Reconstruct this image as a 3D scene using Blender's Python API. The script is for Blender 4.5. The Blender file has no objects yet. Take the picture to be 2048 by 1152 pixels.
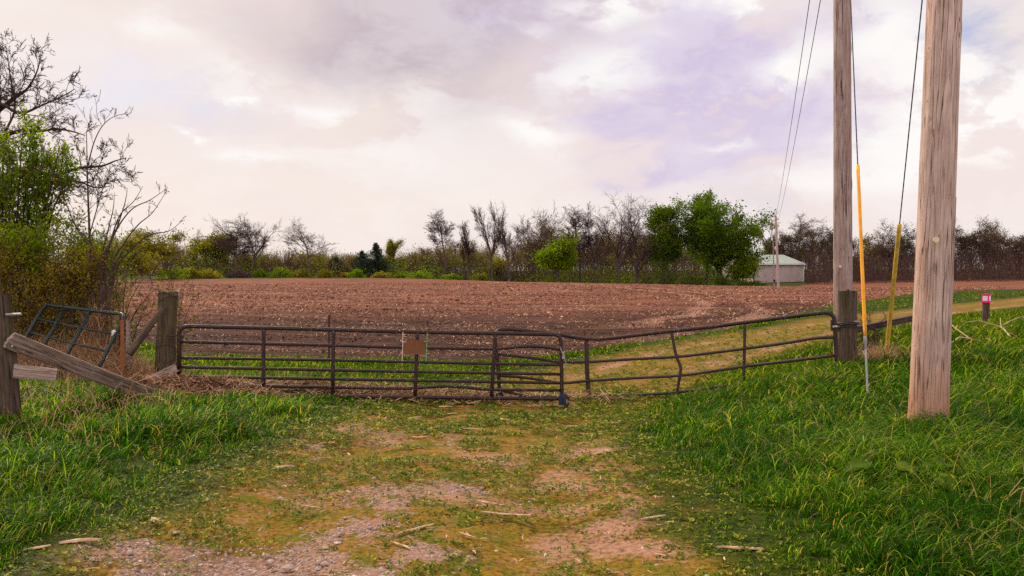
import bpy, math, random
import numpy as np
from mathutils import Vector, Matrix
R = math.radians
random.seed(7)
RNG = np.random.default_rng(7)
SC = bpy.context.scene
COL = SC.collection
F = 1593.0            # focal length in photo pixels: used only to work out where things stand in the field
CAMZ = 1.8

def at(px, py, d):
    return np.array([(px - 1024.0) / F * d, d, CAMZ - (py - 576.0) / F * d])

# ---------------------------------------------------------------- noise (vectorised)
def _h(ix, iy, s):
    n = (ix.astype(np.int64) * 374761393 + iy.astype(np.int64) * 668265263 + s * 974634777) & 0xffffffff
    n = ((n ^ (n >> 13)) * 1274126177) & 0xffffffff
    n = (n ^ (n >> 16)) & 0xffffffff
    return n / 4294967295.0

def vnoise(x, y, s=0):
    x = np.asarray(x, float); y = np.asarray(y, float)
    ix = np.floor(x); iy = np.floor(y)
    fx = x - ix; fy = y - iy
    fx = fx * fx * (3 - 2 * fx); fy = fy * fy * (3 - 2 * fy)
    a = _h(ix, iy, s); b = _h(ix + 1, iy, s); c = _h(ix, iy + 1, s); d = _h(ix + 1, iy + 1, s)
    return (a * (1 - fx) + b * fx) * (1 - fy) + (c * (1 - fx) + d * fx) * fy

def fbm(x, y, octv=4, s=0):
    t = 0.0; amp = 0.5; k = 1.0; tot = 0
    for o in range(octv):
        t = t + amp * vnoise(np.asarray(x) * k + 17.3 * o, np.asarray(y) * k - 9.1 * o, s + o); tot += amp
        amp *= 0.5; k *= 2.03
    return t / tot

def sstep(a, b, x):
    t = np.clip((np.asarray(x, float) - a) / (b - a), 0, 1)
    return t * t * (3 - 2 * t)

# ---------------------------------------------------------------- objects and tags
def tag(o, label=None, cat=None, group=None, kind=None):
    if label: o['label'] = label
    if cat: o['category'] = cat
    if group: o['group'] = group
    if kind: o['kind'] = kind
    return o

def empty(name, loc, label, cat, group=None, rz=0):
    o = bpy.data.objects.new(name, None)
    o.empty_display_size = 0.2
    COL.objects.link(o)
    o.location = Vector([float(v) for v in loc]); o.rotation_euler = (0, 0, rz)
    return tag(o, label, cat, group)

def link(name, me, parent=None, origin=None):
    """mesh object from world coordinates; moved so that its origin is its thing's base"""
    o = bpy.data.objects.new(name, me)
    COL.objects.link(o)
    if parent is not None:
        o.parent = parent
    return o

class MB:
    """collects geometry (world or local coordinates) and links it as ONE mesh"""
    def __init__(self):
        self.v = []; self.f = {}; self.n = 0; self.attr = []
    def add(self, verts, faces, mi=0, attr=None):
        verts = np.asarray(verts, float).reshape(-1, 3)
        faces = np.asarray(faces, np.int64)
        if len(faces) == 0: return
        self.v.append(verts)
        self.f.setdefault(faces.shape[1], []).append((faces + self.n, mi))
        if attr is None: attr = np.full(len(verts), 0.5)
        self.attr.append(np.asarray(attr, float))
        self.n += len(verts)
    # -- shapes
    def box(self, c, size, mi=0, rot=None):
        s = np.array(size) / 2.0
        v = np.array([[x, y, z] for z in (-1, 1) for y in (-1, 1) for x in (-1, 1)], float) * s
        if rot is not None: v = v @ np.array(rot).T
        v = v + np.array(c)
        f = [[0, 2, 3, 1], [4, 5, 7, 6], [0, 1, 5, 4], [2, 6, 7, 3], [0, 4, 6, 2], [1, 3, 7, 5]]
        self.add(v, f, mi)
    def tube(self, pts, r, n=10, mi=0, cap=True, closed=False):
        pts = np.asarray(pts, float); m = len(pts)
        r = np.broadcast_to(np.asarray(r, float), (m,))
        if closed:
            tan = np.roll(pts, -1, 0) - np.roll(pts, 1, 0)
        else:
            tan = np.gradient(pts, axis=0)
        tan = tan / (np.linalg.norm(tan, axis=1, keepdims=True) + 1e-12)
        up = np.array([0, 0, 1.0]) if abs(tan[0][2]) < 0.9 else np.array([1.0, 0, 0])
        nrm = np.cross(tan[0], up); nrm /= np.linalg.norm(nrm)
        vs = []
        ang = np.arange(n) / n * 2 * np.pi
        for i in range(m):
            nrm = nrm - tan[i] * np.dot(nrm, tan[i]); nrm /= np.linalg.norm(nrm) + 1e-12
            b = np.cross(tan[i], nrm)
            vs.append(pts[i] + r[i] * (np.cos(ang)[:, None] * nrm + np.sin(ang)[:, None] * b))
        vs = np.concatenate(vs)
        fs = []
        kk = m if closed else m - 1
        for i in range(kk):
            a = i * n; bb = ((i + 1) % m) * n
            for j in range(n):
                j2 = (j + 1) % n
                fs.append([a + j, a + j2, bb + j2, bb + j])
        base = self.n
        self.add(vs, fs, mi)
        if cap and not closed:
            self.f.setdefault(n, []).append((np.array([list(range(n))[::-1]]) + base, mi))
            self.f.setdefault(n, []).append((np.array([list(range(n))]) + base + (m - 1) * n, mi))
    def build(self, name, mats, parent=None, smooth=False, attr=None, bevel=0.0, local=None, me_only=False):
        me = bpy.data.meshes.new(name)
        v = np.concatenate(self.v)
        if local is not None: v = v - np.array(local)
        me.vertices.add(len(v)); me.vertices.foreach_set('co', v.astype(np.float32).ravel())
        starts = []; idx = []; mis = []; pos = 0
        for k, lst in self.f.items():
            for fa, mi in lst:
                idx.append(fa.ravel()); starts.append(pos + np.arange(len(fa)) * k)
                pos += fa.size
                mis.append(np.full(len(fa), mi, np.int32) if np.isscalar(mi) else np.asarray(mi, np.int32))
        idx = np.concatenate(idx); starts = np.concatenate(starts); mis = np.concatenate(mis)
        me.loops.add(len(idx)); me.loops.foreach_set('vertex_index', idx.astype(np.int32))
        me.polygons.add(len(starts)); me.polygons.foreach_set('loop_start', starts.astype(np.int32))
        me.polygons.foreach_set('material_index', mis)
        me.polygons.foreach_set('use_smooth', np.full(len(starts), bool(smooth)))
        me.update(calc_edges=True)
        if attr:
            a = me.attributes.new(attr, 'FLOAT', 'POINT')
            a.data.foreach_set('value', np.concatenate(self.attr).astype(np.float32))
        for m in (mats if isinstance(mats, (list, tuple)) else [mats]):
            me.materials.append(m)
        if me_only: return me
        o = link(name, me, parent)
        if bevel:
            b = o.modifiers.new('bevel', 'BEVEL'); b.width = bevel; b.segments = 2; b.limit_method = 'ANGLE'
        return o

def smooth_by_angle(o):
    pass

def thing(name, loc, label, cat, group=None):
    return empty(name, loc, label, cat, group)

def part(mb, name, mats, root, **kw):
    """a part, its vertices written in world space, re-based on its thing"""
    base = np.zeros(3)
    p = root
    while p is not None:
        base += np.array(p.location); p = p.parent
    return mb.build(name, mats, root, local=base, **kw)

def solo(mb, name, mats, base, label, cat, group=None, kind=None, **kw):
    o = mb.build(name, mats, None, local=base, **kw)
    o.location = Vector([float(b) for b in base])
    return tag(o, label, cat, group, kind)

# ---------------------------------------------------------------- node helper
class NT:
    def __init__(self, tree):
        self.t = tree; self.n = tree.nodes; self.l = tree.links
    def new(self, typ, **kw):
        nd = self.n.new(typ)
        for k, v in kw.items(): setattr(nd, k, v)
        return nd
    def put(self, sock, v):
        if v is None: return
        if isinstance(v, bpy.types.NodeSocket): self.l.new(v, sock)
        else:
            if sock.type == 'RGBA' and not isinstance(v, (int, float)) and len(v) == 3: v = (*v, 1)
            if sock.type == 'VECTOR' and isinstance(v, (int, float)): v = (v, v, v)
            sock.default_value = v
    def math(self, op, a, b=None, c=None, clamp=False):
        nd = self.new('ShaderNodeMath', operation=op); nd.use_clamp = clamp
        self.put(nd.inputs[0], a); self.put(nd.inputs[1], b)
        if c is not None: self.put(nd.inputs[2], c)
        return nd.outputs[0]
    def mix(self, f, a, b, blend='MIX'):
        nd = self.new('ShaderNodeMix', data_type='RGBA', blend_type=blend)
        self.put(nd.inputs[0], f); self.put(nd.inputs[6], a); self.put(nd.inputs[7], b)
        return nd.outputs[2]
    def noise(self, vec=None, scale=5, detail=3, rough=0.55, dist=0.0, out=0, dim='3D'):
        nd = self.new('ShaderNodeTexNoise', noise_dimensions=dim)
        if vec is not None: self.l.new(vec, nd.inputs['Vector'])
        self.put(nd.inputs['Scale'], scale); self.put(nd.inputs['Detail'], detail)
        self.put(nd.inputs['Roughness'], rough); self.put(nd.inputs['Distortion'], dist)
        return nd.outputs[out]
    def voro(self, vec=None, scale=5, feature='F1', out='Distance', rand=1.0):
        nd = self.new('ShaderNodeTexVoronoi', feature=feature)
        if vec is not None: self.l.new(vec, nd.inputs['Vector'])
        self.put(nd.inputs['Scale'], scale); self.put(nd.inputs['Randomness'], rand)
        return nd.outputs[out]
    def ramp(self, f, stops, interp='LINEAR'):
        nd = self.new('ShaderNodeValToRGB'); cr = nd.color_ramp; cr.interpolation = interp
        while len(cr.elements) < len(stops): cr.elements.new(0.5)
        for e, (p, c) in zip(cr.elements, stops):
            e.position = p
            e.color = (c, c, c, 1) if isinstance(c, (int, float)) else (*c, 1)
        self.put(nd.inputs[0], f)
        return nd.outputs[0]
    def range(self, f, a, b, c=0.0, d=1.0):
        nd = self.new('ShaderNodeMapRange', interpolation_type='SMOOTHSTEP')
        self.put(nd.inputs[0], f); self.put(nd.inputs[1], a); self.put(nd.inputs[2], b)
        self.put(nd.inputs[3], c); self.put(nd.inputs[4], d)
        return nd.outputs[0]
    def mapping(self, vec, scale=(1, 1, 1), loc=(0, 0, 0), rot=(0, 0, 0)):
        nd = self.new('ShaderNodeMapping'); self.l.new(vec, nd.inputs[0])
        nd.inputs['Scale'].default_value = scale; nd.inputs['Location'].default_value = loc
        nd.inputs['Rotation'].default_value = rot
        return nd.outputs[0]
    def coord(self, out='Object'):
        return self.new('ShaderNodeTexCoord').outputs[out]
    def attr(self, name, out='Fac'):
        nd = self.new('ShaderNodeAttribute', attribute_name=name)
        return nd.outputs[out]
    def bump(self, h, strength=0.5, dist=0.02, normal=None):
        nd = self.new('ShaderNodeBump')
        self.put(nd.inputs['Strength'], strength); self.put(nd.inputs['Distance'], dist)
        self.l.new(h, nd.inputs['Height'])
        if normal is not None: self.l.new(normal, nd.inputs['Normal'])
        return nd.outputs[0]
    def princ(self, col, rough=0.8, spec=0.3, normal=None, metal=0.0):
        nd = self.new('ShaderNodeBsdfPrincipled')
        self.put(nd.inputs['Base Color'], col); self.put(nd.inputs['Roughness'], rough)
        self.put(nd.inputs['Specular IOR Level'], spec); self.put(nd.inputs['Metallic'], metal)
        if normal is not None: self.l.new(normal, nd.inputs['Normal'])
        return nd.outputs[0]
    def out(self, sh):
        nd = self.new('ShaderNodeOutputMaterial'); self.l.new(sh, nd.inputs[0])

def mat(name):
    m = bpy.data.materials.new(name); m.use_nodes = True
    m.node_tree.nodes.clear()
    return m, NT(m.node_tree)

def srgb(r, g, b):
    def c(v):
        v = v / 255.0
        return v / 12.92 if v <= 0.04045 else ((v + 0.055) / 1.055) ** 2.4
    return (c(r), c(g), c(b))

# ---------------------------------------------------------------- materials
M = {}
def m_rust(name, base, alt, chip, chip_amt=0.5, seed=0.0, rough=0.55):
    m, n = mat(name)
    p = n.mapping(n.coord(), loc=(seed, seed * 2, 0))
    a = n.noise(p, 6, 5, 0.65)
    c = n.mix(n.range(a, 0.35, 0.65), base, alt)
    s = n.noise(n.mapping(p, scale=(1, 1, 1.6)), 38, 3, 0.6)
    s2 = n.noise(p, 2.2, 2)
    msk = n.math('MULTIPLY', n.range(s, 0.60, 0.68), n.range(s2, 0.62 - 0.3 * chip_amt, 0.75 - 0.3 * chip_amt))
    c = n.mix(msk, c, chip)
    b = n.bump(n.noise(p, 60, 3), 0.35, 0.004)
    n.out(n.princ(c, n.range(a, 0.3, 0.7, rough - 0.12, rough + 0.15), 0.35, b))
    return m
M['rust'] = m_rust('rusty_brown_paint', (0.017, 0.007, 0.0075), (0.040, 0.014, 0.013), (0.26, 0.19, 0.18), 0.75, 1.0)
M['rust_teal'] = m_rust('rust_with_teal_paint', (0.028, 0.013, 0.012), (0.055, 0.025, 0.020), (0.016, 0.12, 0.115), 0.9, 5.0)
M['green_metal'] = m_rust('dark_green_gate_paint', (0.008, 0.017, 0.017), (0.014, 0.028, 0.026), (0.16, 0.20, 0.17), 0.45, 9.0, 0.4)
M['dark_steel'] = m_rust('dark_steel', (0.03, 0.018, 0.018), (0.06, 0.035, 0.03), (0.12, 0.07, 0.05), 0.4, 13.0)
M['orange_rust'] = m_rust('orange_rust', (0.20, 0.055, 0.018), (0.28, 0.09, 0.03), (0.10, 0.03, 0.02), 0.5, 17.0, 0.8)
M['galv'] = m_rust('galvanised_steel', (0.26, 0.25, 0.28), (0.36, 0.34, 0.37), (0.20, 0.12, 0.09), 0.4, 21.0, 0.45)
M['bluebracket'] = m_rust('dark_blue_paint', (0.010, 0.018, 0.060), (0.018, 0.028, 0.080), (0.05, 0.03, 0.03), 0.4, 25.0)
M['tyre'] = m_rust('black_rubber', (0.018, 0.015, 0.016), (0.030, 0.024, 0.024), (0.10, 0.07, 0.06), 0.5, 29.0, 0.75)

def m_sign():
    m, n = mat('rusted_sign_face')
    p = n.coord()
    a = n.noise(n.mapping(p, scale=(1, 1, 0.35)), 14, 5, 0.65)
    c = n.mix(n.range(a, 0.35, 0.65), (0.36, 0.125, 0.035), (0.46, 0.175, 0.055))
    e = n.noise(n.mapping(p, scale=(1, 1, 0.22)), 34, 4, 0.7)
    sp = n.new('ShaderNodeSeparateXYZ'); n.l.new(p, sp.inputs[0])
    top = n.range(n.math('ADD', sp.outputs[2], n.math('MULTIPLY', e, 0.09)), 0.13, 0.18)
    c = n.mix(n.math('MULTIPLY', top, 0.75), c, (0.09, 0.045, 0.03))
    n.out(n.princ(c, 0.8, 0.2, n.bump(a, 0.2, 0.003)))
    return m
M['sign'] = m_sign()

def m_plain(name, col, rough=0.6, var=0.25, spec=0.3, scale=9):
    m, n = mat(name)
    a = n.noise(n.coord(), scale, 4, 0.6)
    c = n.mix(n.range(a, 0.3, 0.7), tuple(x * (1 - var) for x in col), tuple(min(1, x * (1 + var)) for x in col))
    n.out(n.princ(c, rough, spec, n.bump(a, 0.1, 0.003)))
    return m
M['yellow_guard'] = m_plain('yellow_plastic_guard', (0.80, 0.345, 0.010), 0.5, 0.12)
M['old_guard'] = m_plain('faded_yellow_guard', (0.55, 0.36, 0.05), 0.65, 0.22)
M['wire'] = m_plain('dark_wire', (0.035, 0.03, 0.035), 0.5, 0.2)
M['palewire'] = m_plain('pale_wire', (0.60, 0.50, 0.44), 0.6, 0.15)
M['greenwire'] = m_plain('green_cord', (0.16, 0.30, 0.14), 0.7, 0.5, scale=22)
M['cloth'] = m_plain('white_rag', (0.75, 0.70, 0.70), 0.9, 0.08)
M['pink'] = m_plain('magenta_plastic', (0.70, 0.012, 0.16), 0.5, 0.1)
M['pinkwhite'] = m_plain('pale_label', (0.85, 0.66, 0.78), 0.6, 0.06)
M['tagmetal'] = m_plain('pale_tag', (0.62, 0.50, 0.36), 0.5, 0.12)
M['dark'] = m_plain('dark_hole', (0.015, 0.01, 0.01), 0.9, 0.2)
M['glass_insul'] = m_plain('grey_porcelain', (0.4, 0.4, 0.42), 0.25, 0.05)

def m_wood(name, light, dark, crack, warm=None, axis='Z', gscale=1.0, crk=0.5, warm_amt=0.5, foot=None):
    """weathered timber: grain and drying cracks run along one local axis"""
    m, n = mat(name)
    p = n.coord()
    s = {'Z': (1, 1, 0.085), 'X': (0.07, 1, 1)}[axis]
    g = n.mapping(p, scale=s)
    warpn = n.new('ShaderNodeMix', data_type='VECTOR')
    f1 = n.noise(g, 26 * gscale, 5, 0.65, 0.6)
    f2 = n.noise(g, 90 * gscale, 3, 0.6)
    big = n.noise(p, 2.3, 3)
    c = n.mix(n.range(f1, 0.32, 0.68), dark, light)
    c = n.mix(n.math('MULTIPLY', n.range(f2, 0.45, 0.75), 0.45), c, tuple(x * 0.55 for x in dark))
    if warm:
        w = n.noise(n.mapping(p, scale={'Z': (1, 1, 0.25), 'X': (0.25, 1, 1)}[axis], loc=(3, 1, 2)), 3.2, 3)
        c = n.mix(n.math('MULTIPLY', n.range(w, 0.48, 0.66), warm_amt), c, warm)
    # long thin cracks
    cs = {'Z': (1, 1, 0.022), 'X': (0.022, 1, 1)}[axis]
    k = n.noise(n.mapping(p, scale=cs, loc=(7, 3, 1)), 17 * gscale, 2, 0.5)
    kd = n.math('ABSOLUTE', n.math('SUBTRACT', k, 0.5))
    k2 = n.noise(p, 1.7, 2)
    line = n.math('MULTIPLY', n.range(kd, 0.005, 0.017, 1.0, 0.0), n.range(k2, 0.36, 0.52))
    k3 = n.noise(n.mapping(p, scale=cs, loc=(1, 9, 4)), 30 * gscale, 2, 0.5)
    kd3 = n.math('ABSOLUTE', n.math('SUBTRACT', k3, 0.5))
    line3 = n.math('MULTIPLY', n.range(kd3, 0.004, 0.016, 0.7, 0.0), n.range(k2, 0.40, 0.60, 1, 0))
    line = n.math('MAXIMUM', line, line3)
    # knots
    ks = {'Z': (1, 1, 0.45), 'X': (0.45, 1, 1)}[axis]
    v = n.voro(n.mapping(p, scale=ks), 3.3 * gscale)
    knot = n.range(v, 0.045, 0.11, 1, 0)
    ring = n.math('MULTIPLY', n.math('MULTIPLY', n.math('SINE', n.math('MULTIPLY', v, 170.0)), n.range(v, 0.16, 0.22, 1, 0)), 0.5)
    c = n.mix(n.math('MULTIPLY', knot, 0.55), c, tuple(x * 0.35 for x in dark))
    c = n.mix(n.math('MULTIPLY', n.range(ring, 0.1, 0.5), 0.35), c, tuple(x * 0.5 for x in dark))
    # nail and insect holes
    hv = n.voro(n.mapping(p, scale=(1, 1, 1), loc=(2, 5, 1)), 6.5)
    hole = n.range(hv, 0.04, 0.06, 1, 0)
    c = n.mix(hole, c, (0.02, 0.012, 0.01))
    c = n.mix(n.math('MULTIPLY', line, crk + 0.4, clamp=True), c, crack)
    c = n.mix(n.range(big, 0.35, 0.75, 0.0, 0.35), c, tuple(x * 0.75 for x in dark))
    if foot:
        sz = n.new('ShaderNodeSeparateXYZ'); n.l.new(p, sz.inputs[0])
        lo = n.range(n.math('SUBTRACT', sz.outputs[2], n.math('MULTIPLY', f1, .9)), .50, -.45)
        c = n.mix(n.math('MULTIPLY', lo, .62), c, foot)
    hgt = n.math('SUBTRACT', n.math('ADD', f1, n.math('MULTIPLY', f2, 0.3)), n.math('MULTIPLY', line, 1.3))
    n.out(n.princ(c, 0.88, 0.15, n.bump(hgt, 0.7, 0.012)))
    return m
M['pole_near'] = m_wood('weathered_pole_pinkish', (0.60, 0.445, 0.40), (0.38, 0.265, 0.23), (0.07, 0.038, 0.032), (0.60, 0.27, 0.12), 'Z', 0.9, 0.6, 0.22, (0.36, 0.155, 0.062))
M['pole_far'] = m_wood('weathered_pole_grey', (0.44, 0.34, 0.32), (0.28, 0.19, 0.175), (0.055, 0.034, 0.03), (0.26, 0.13, 0.10), 'Z', 0.9, 0.6, 0.35)
M['post_dark'] = m_wood('old_dark_post', (0.15, 0.105, 0.085), (0.060, 0.036, 0.030), (0.012, 0.008, 0.007), (0.07, 0.06, 0.025), 'Z', 1.1, 0.6, 0.6)
M['post_moss'] = m_wood('mossy_post', (0.16, 0.115, 0.075), (0.070, 0.048, 0.030), (0.015, 0.010, 0.008), (0.06, 0.065, 0.015), 'Z', 1.1, 0.6, 0.7)
M['board'] = m_wood('grey_weathered_board', (0.46, 0.35, 0.31), (0.25, 0.175, 0.15), (0.03, 0.02, 0.018), (0.09, 0.085, 0.035), 'X', 1.4, 0.6, 0.55)
M['pole_dist'] = m_plain('distant_pole_wood', (0.36, 0.27, 0.26), 0.9, 0.25)

def m_bark(name, a, b):
    m, n = mat(name)
    p = n.coord()
    f = n.noise(n.mapping(p, scale=(1, 1, 0.3)), 9, 4, 0.65)
    n.out(n.princ(n.mix(n.range(f, 0.3, 0.7), a, b), 0.9, 0.1, n.bump(f, 0.5, 0.03)))
    return m
M['bark'] = m_bark('grey_brown_bark', (0.055, 0.036, 0.037), (0.115, 0.078, 0.080))
M['bark_near'] = m_bark('near_bark', (0.035, 0.020, 0.018), (0.085, 0.050, 0.042))
M['twig'] = m_bark('brown_twigs', (0.058, 0.034, 0.034), (0.105, 0.063, 0.060))
M['twig_pale'] = m_bark('pale_twigs', (0.14, 0.09, 0.08), (0.24, 0.16, 0.14))
M['deadwood'] = m_bark('pale_dead_branch', (0.32, 0.22, 0.13), (0.50, 0.38, 0.24))

def m_leaf(name, a, b, c=None, trans=0.4, rough=0.5, spec=0.35, attr='tint', tcol=1.6, dead=None):
    """leaves and blades: per-leaf tint, light passes through them"""
    m, n = mat(name)
    t = n.attr(attr)
    stops = [(0.0, a), (0.6, b), (1.0, c or b)] if dead is None else [(0.0, a), (0.55, b), (0.90, c), (0.95, dead), (1.0, dead)]
    col = n.ramp(t, stops)
    d = n.princ(col, rough, spec)
    tr = n.new('ShaderNodeBsdfTranslucent')
    tc = n.mix(1.0, col, (tcol * 0.86, tcol * 1.0, tcol * 0.25), 'MULTIPLY')
    n.l.new(tc, tr.inputs[0])
    mx = n.new('ShaderNodeMixShader'); mx.inputs[0].default_value = trans
    n.l.new(d, mx.inputs[1]); n.l.new(tr.outputs[0], mx.inputs[2])
    n.out(mx.outputs[0])
    return m
M['grass'] = m_leaf('spring_grass', (0.006, 0.034, 0.0005), (0.034, 0.108, 0.001), (0.26, 0.34, 0.045), 0.45, 0.38, 0.035, tcol=1.9, dead=(0.40, 0.26, 0.11))
M['grass_far'] = m_leaf('verge_grass', (0.018, 0.052, 0.0005), (0.066, 0.130, 0.001), (0.26, 0.30, 0.02), 0.45, 0.5, 0.03, dead=(0.40, 0.28, 0.12))
M['clover'] = m_leaf('low_clover', (0.022, 0.058, 0.0005), (0.100, 0.145, 0.002), (0.42, 0.38, 0.06), 0.3, 0.55, 0.08)
M['straw'] = m_leaf('dry_straw', (0.19, 0.095, 0.055), (0.46, 0.27, 0.165), (0.68, 0.50, 0.36), 0.15, 0.75, 0.15)
M['leaf_green'] = m_leaf('fresh_green_leaves', (0.075, 0.130, 0.002), (0.180, 0.235, 0.004), (0.36, 0.37, 0.016), 0.5, 0.5, 0.06)
M['leaf_dark'] = m_leaf('mid_green_leaves', (0.032, 0.066, 0.002), (0.088, 0.145, 0.003), (0.23, 0.26, 0.012), 0.5, 0.5, 0.06)
M['leaf_yellow'] = m_leaf('yellowish_spring_leaves', (0.120, 0.105, 0.012), (0.21, 0.175, 0.016), (0.33, 0.27, 0.03), 0.5, 0.6, 0.1)
M['leaf_rust'] = m_leaf('rusty_buds', (0.15, 0.085, 0.015), (0.25, 0.170, 0.018), (0.36, 0.28, 0.025), 0.45, 0.6, 0.1)
M['leaf_brown'] = m_leaf('brown_thicket_haze', (0.052, 0.034, 0.030), (0.185, 0.118, 0.065), (0.19, 0.18, 0.015), 0.35, 0.8, 0.1)
M['leaf_olive'] = m_leaf('olive_spring_leaves', (0.062, 0.100, 0.002), (0.170, 0.225, 0.005), (0.40, 0.42, 0.03), 0.52, 0.5, 0.06)
M['conifer'] = m_leaf('cedar_needles', (0.012, 0.026, 0.016), (0.022, 0.042, 0.024), (0.04, 0.06, 0.03), 0.15, 0.7, 0.15)
M['burdock'] = m_leaf('broad_leaf', (0.040, 0.080, 0.003), (0.07, 0.125, 0.005), (0.12, 0.17, 0.01), 0.3, 0.5, 0.1)
# ================================================================ terrain
CP = np.array([
    (0,0,0),(0,5,0),(-1.5,8,-.02),(1.2,8.5,-.02),(-3,5,.05),(-5,5.5,.16),(-8,3,.2),(5,0,.1),(12,0,.4),(-12,0,.2),
    (-5.7,9,.34),(-4.6,11.6,.16),(-8.5,13,.34),(-13,16,.5),(-20,14,.6),
    (-5.68,13.1,.14),(-4.4,13.1,.06),(-2.7,13.4,-.08),(-1.0,13.6,-.2),(0.9,14,-.29),(2.2,14.6,-.28),
    (3.0,14.9,-.24),(4.2,14.4,-.06),(5.77,13.9,.34),(4.4,8.5,.17),(2.6,6,.12),(3.4,5,.16),(5,5,.34),(7,8,.6),(9.5,12,.72),(16,10,1.1),
    (8.2,20.5,.40),(2.6,18.4,-.16),(-.5,17.5,-.15),(-5.3,18,.0),(-12,22,.35),(-5.3,21,.06),(1.8,22,-.05),
    (4.3,25,.05),(9,30,.25),(11.9,20,.80),(16.5,26,.80),(14.5,30.5,.56),(20,38,.78),(33,52,1.30),(40,40,1.5),(30,24,1.2),
    (-12,50,1.0),(0,50,.9),(12,50,.85),(-40,50,1.4),(60,60,2.2),
    (-15.5,110,2.9),(-50,110,2.75),(12,105,2.42),(31,100,2.05),(36,92,1.8),(44,88,1.75),
    (54,150,3.0),(90,140,3.2),(-2,140,2.5),(31,135,1.7),(45,125,2.05),(-41,126,3.55),(-12,127,3.2),(-70,126,3.6),
    (0,250,7.0),(120,250,7.5),(-140,250,7.0),(0,900,9),(700,900,9),(-700,900,9),(-90,60,2.6),(140,70,3.5),
    (-300,300,8),(300,300,8)], float)
def _uv(x, y):
    y = np.maximum(np.asarray(y, float), 0.0); x = np.asarray(x, float)
    return x / (7 + y), np.log(7 + y) * 1.1
_cu, _cv = _uv(CP[:, 0], CP[:, 1])
_n = len(CP)
def _phi(r2): return np.where(r2 > 1e-12, 0.5 * r2 * np.log(r2 + 1e-12), 0.0)
_A = np.zeros((_n + 3, _n + 3))
_A[:_n, :_n] = _phi((_cu[:, None] - _cu) ** 2 + (_cv[:, None] - _cv) ** 2) + np.eye(_n) * 1e-4
_A[:_n, _n] = 1; _A[:_n, _n + 1] = _cu; _A[:_n, _n + 2] = _cv; _A[_n:, :_n] = _A[:_n, _n:].T
_W = np.linalg.solve(_A, np.concatenate([CP[:, 2], np.zeros(3)]))
def hz(x, y):
    """height of the land"""
    x = np.asarray(x, float); y = np.asarray(y, float)
    sh = np.broadcast(x, y).shape
    u, v = _uv(np.broadcast_to(x, sh).ravel(), np.broadcast_to(y, sh).ravel())
    out = np.zeros(len(u))
    for s in range(0, len(u), 40000):
        uu = u[s:s + 40000]; vv = v[s:s + 40000]
        ph = _phi((uu[:, None] - _cu) ** 2 + (vv[:, None] - _cv) ** 2)
        out[s:s + 40000] = ph @ _W[:_n] + _W[_n] + _W[_n + 1] * uu + _W[_n + 2] * vv
    return out.reshape(sh)
def gz(x, y): return float(hz(np.array([x]), np.array([y]))[0])
def gpt(px, py, dmax=400):
    """the spot of ground seen at a photo pixel"""
    d = np.geomspace(2, dmax, 1500)
    x = (px - 1024) / F * d; z = CAMZ - (py - 576) / F * d
    h = hz(x, d)
    k = np.argmax(h >= z)
    return np.array([x[k], d[k], h[k]])
def stand(px, d):
    """foot of a thing standing at depth d"""
    x = (px - 1024) / F * d
    return np.array([x, d, gz(x, d)])

# ---- regions of the ground
DRIVE = np.array([(-3.4,-3),(-3.3,3.4),(-2.9,5.0),(-2.64,6.05),(-2.79,7.5),(-2.5,10.2),(-2.25,12.4),(-1.95,14.0),(-1.2,15.2),(-.35,16.6),
    (1.2,19.6),(2.6,22.0),(4.7,24.6),(8.4,29),(13,34),(20,39.5),(28,46),(42,58),(70,70),
    (72,64),(44,53),(30,42),(21,35.2),(14,29),(10.5,24),(8.2,20.9),(6.2,19.0),(4.4,17.3),(3.1,15.2),(2.45,13.9),(1.8,12.2),(1.4,10.2),(1.22,7.5),(1.16,6.05),(1.2,5),(1.5,3.4),(2.2,-3)], float)
FIELD = np.array([(-75,112),(-50,115),(-24,118),(0,123),(20,118),(31,111),(35.5,106),(39,116),(47,130),(56,147),(110,152),(190,152),(190,110),(60,80),
    (36,68),(25,54),(17.3,44.5),(10.6,34),(5.3,27.2),(2.2,23.2),(-.5,20.8),(-5,20.2),(-8,19.7),(-12,24),(-40,70)], float)
def sdf(poly, x, y):
    """signed distance, negative inside"""
    x = np.asarray(x, float).ravel(); y = np.asarray(y, float).ravel()
    d = np.full(len(x), 1e9); ins = np.zeros(len(x), bool)
    for i in range(len(poly)):
        a = poly[i]; b = poly[(i + 1) % len(poly)]
        e = b - a; wx = x - a[0]; wy = y - a[1]
        t = np.clip((wx * e[0] + wy * e[1]) / (e @ e), 0, 1)
        d = np.minimum(d, (wx - e[0] * t) ** 2 + (wy - e[1] * t) ** 2)
        c = ((a[1] > y) != (b[1] > y))
        if abs(e[1]) > 1e-9:
            c &= x < e[0] * (y - a[1]) / e[1] + a[0]
            ins ^= c
    d = np.sqrt(d)
    return np.where(ins, -d, d)
def wob(x, y, amp, sc, s): return (fbm(np.asarray(x) / sc, np.asarray(y) / sc, 3, s) - 0.5) * 2 * amp
def drive_sd(x, y):
    x = np.asarray(x).ravel(); y = np.asarray(y).ravel()
    return sdf(DRIVE, x, y) + wob(x, y, 0.45, 0.9, 11) + wob(x, y, 0.2, 0.25, 14)
def field_sd(x, y):
    x = np.asarray(x).ravel(); y = np.asarray(y).ravel()
    return sdf(FIELD, x, y) + wob(x, y, 0.5, 1.6, 21) * np.clip(y / 30, .5, 2)
def blobmask(x, y, lst):
    m = np.zeros(len(x))
    for bx, by, sx, sy, a in lst:
        m = np.maximum(m, a * np.exp(-(((x - bx) / sx) ** 2 + ((y - by) / sy) ** 2)))
    return m
def g2(px, py): p = gpt(px, py); return p[0], p[1]
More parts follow.
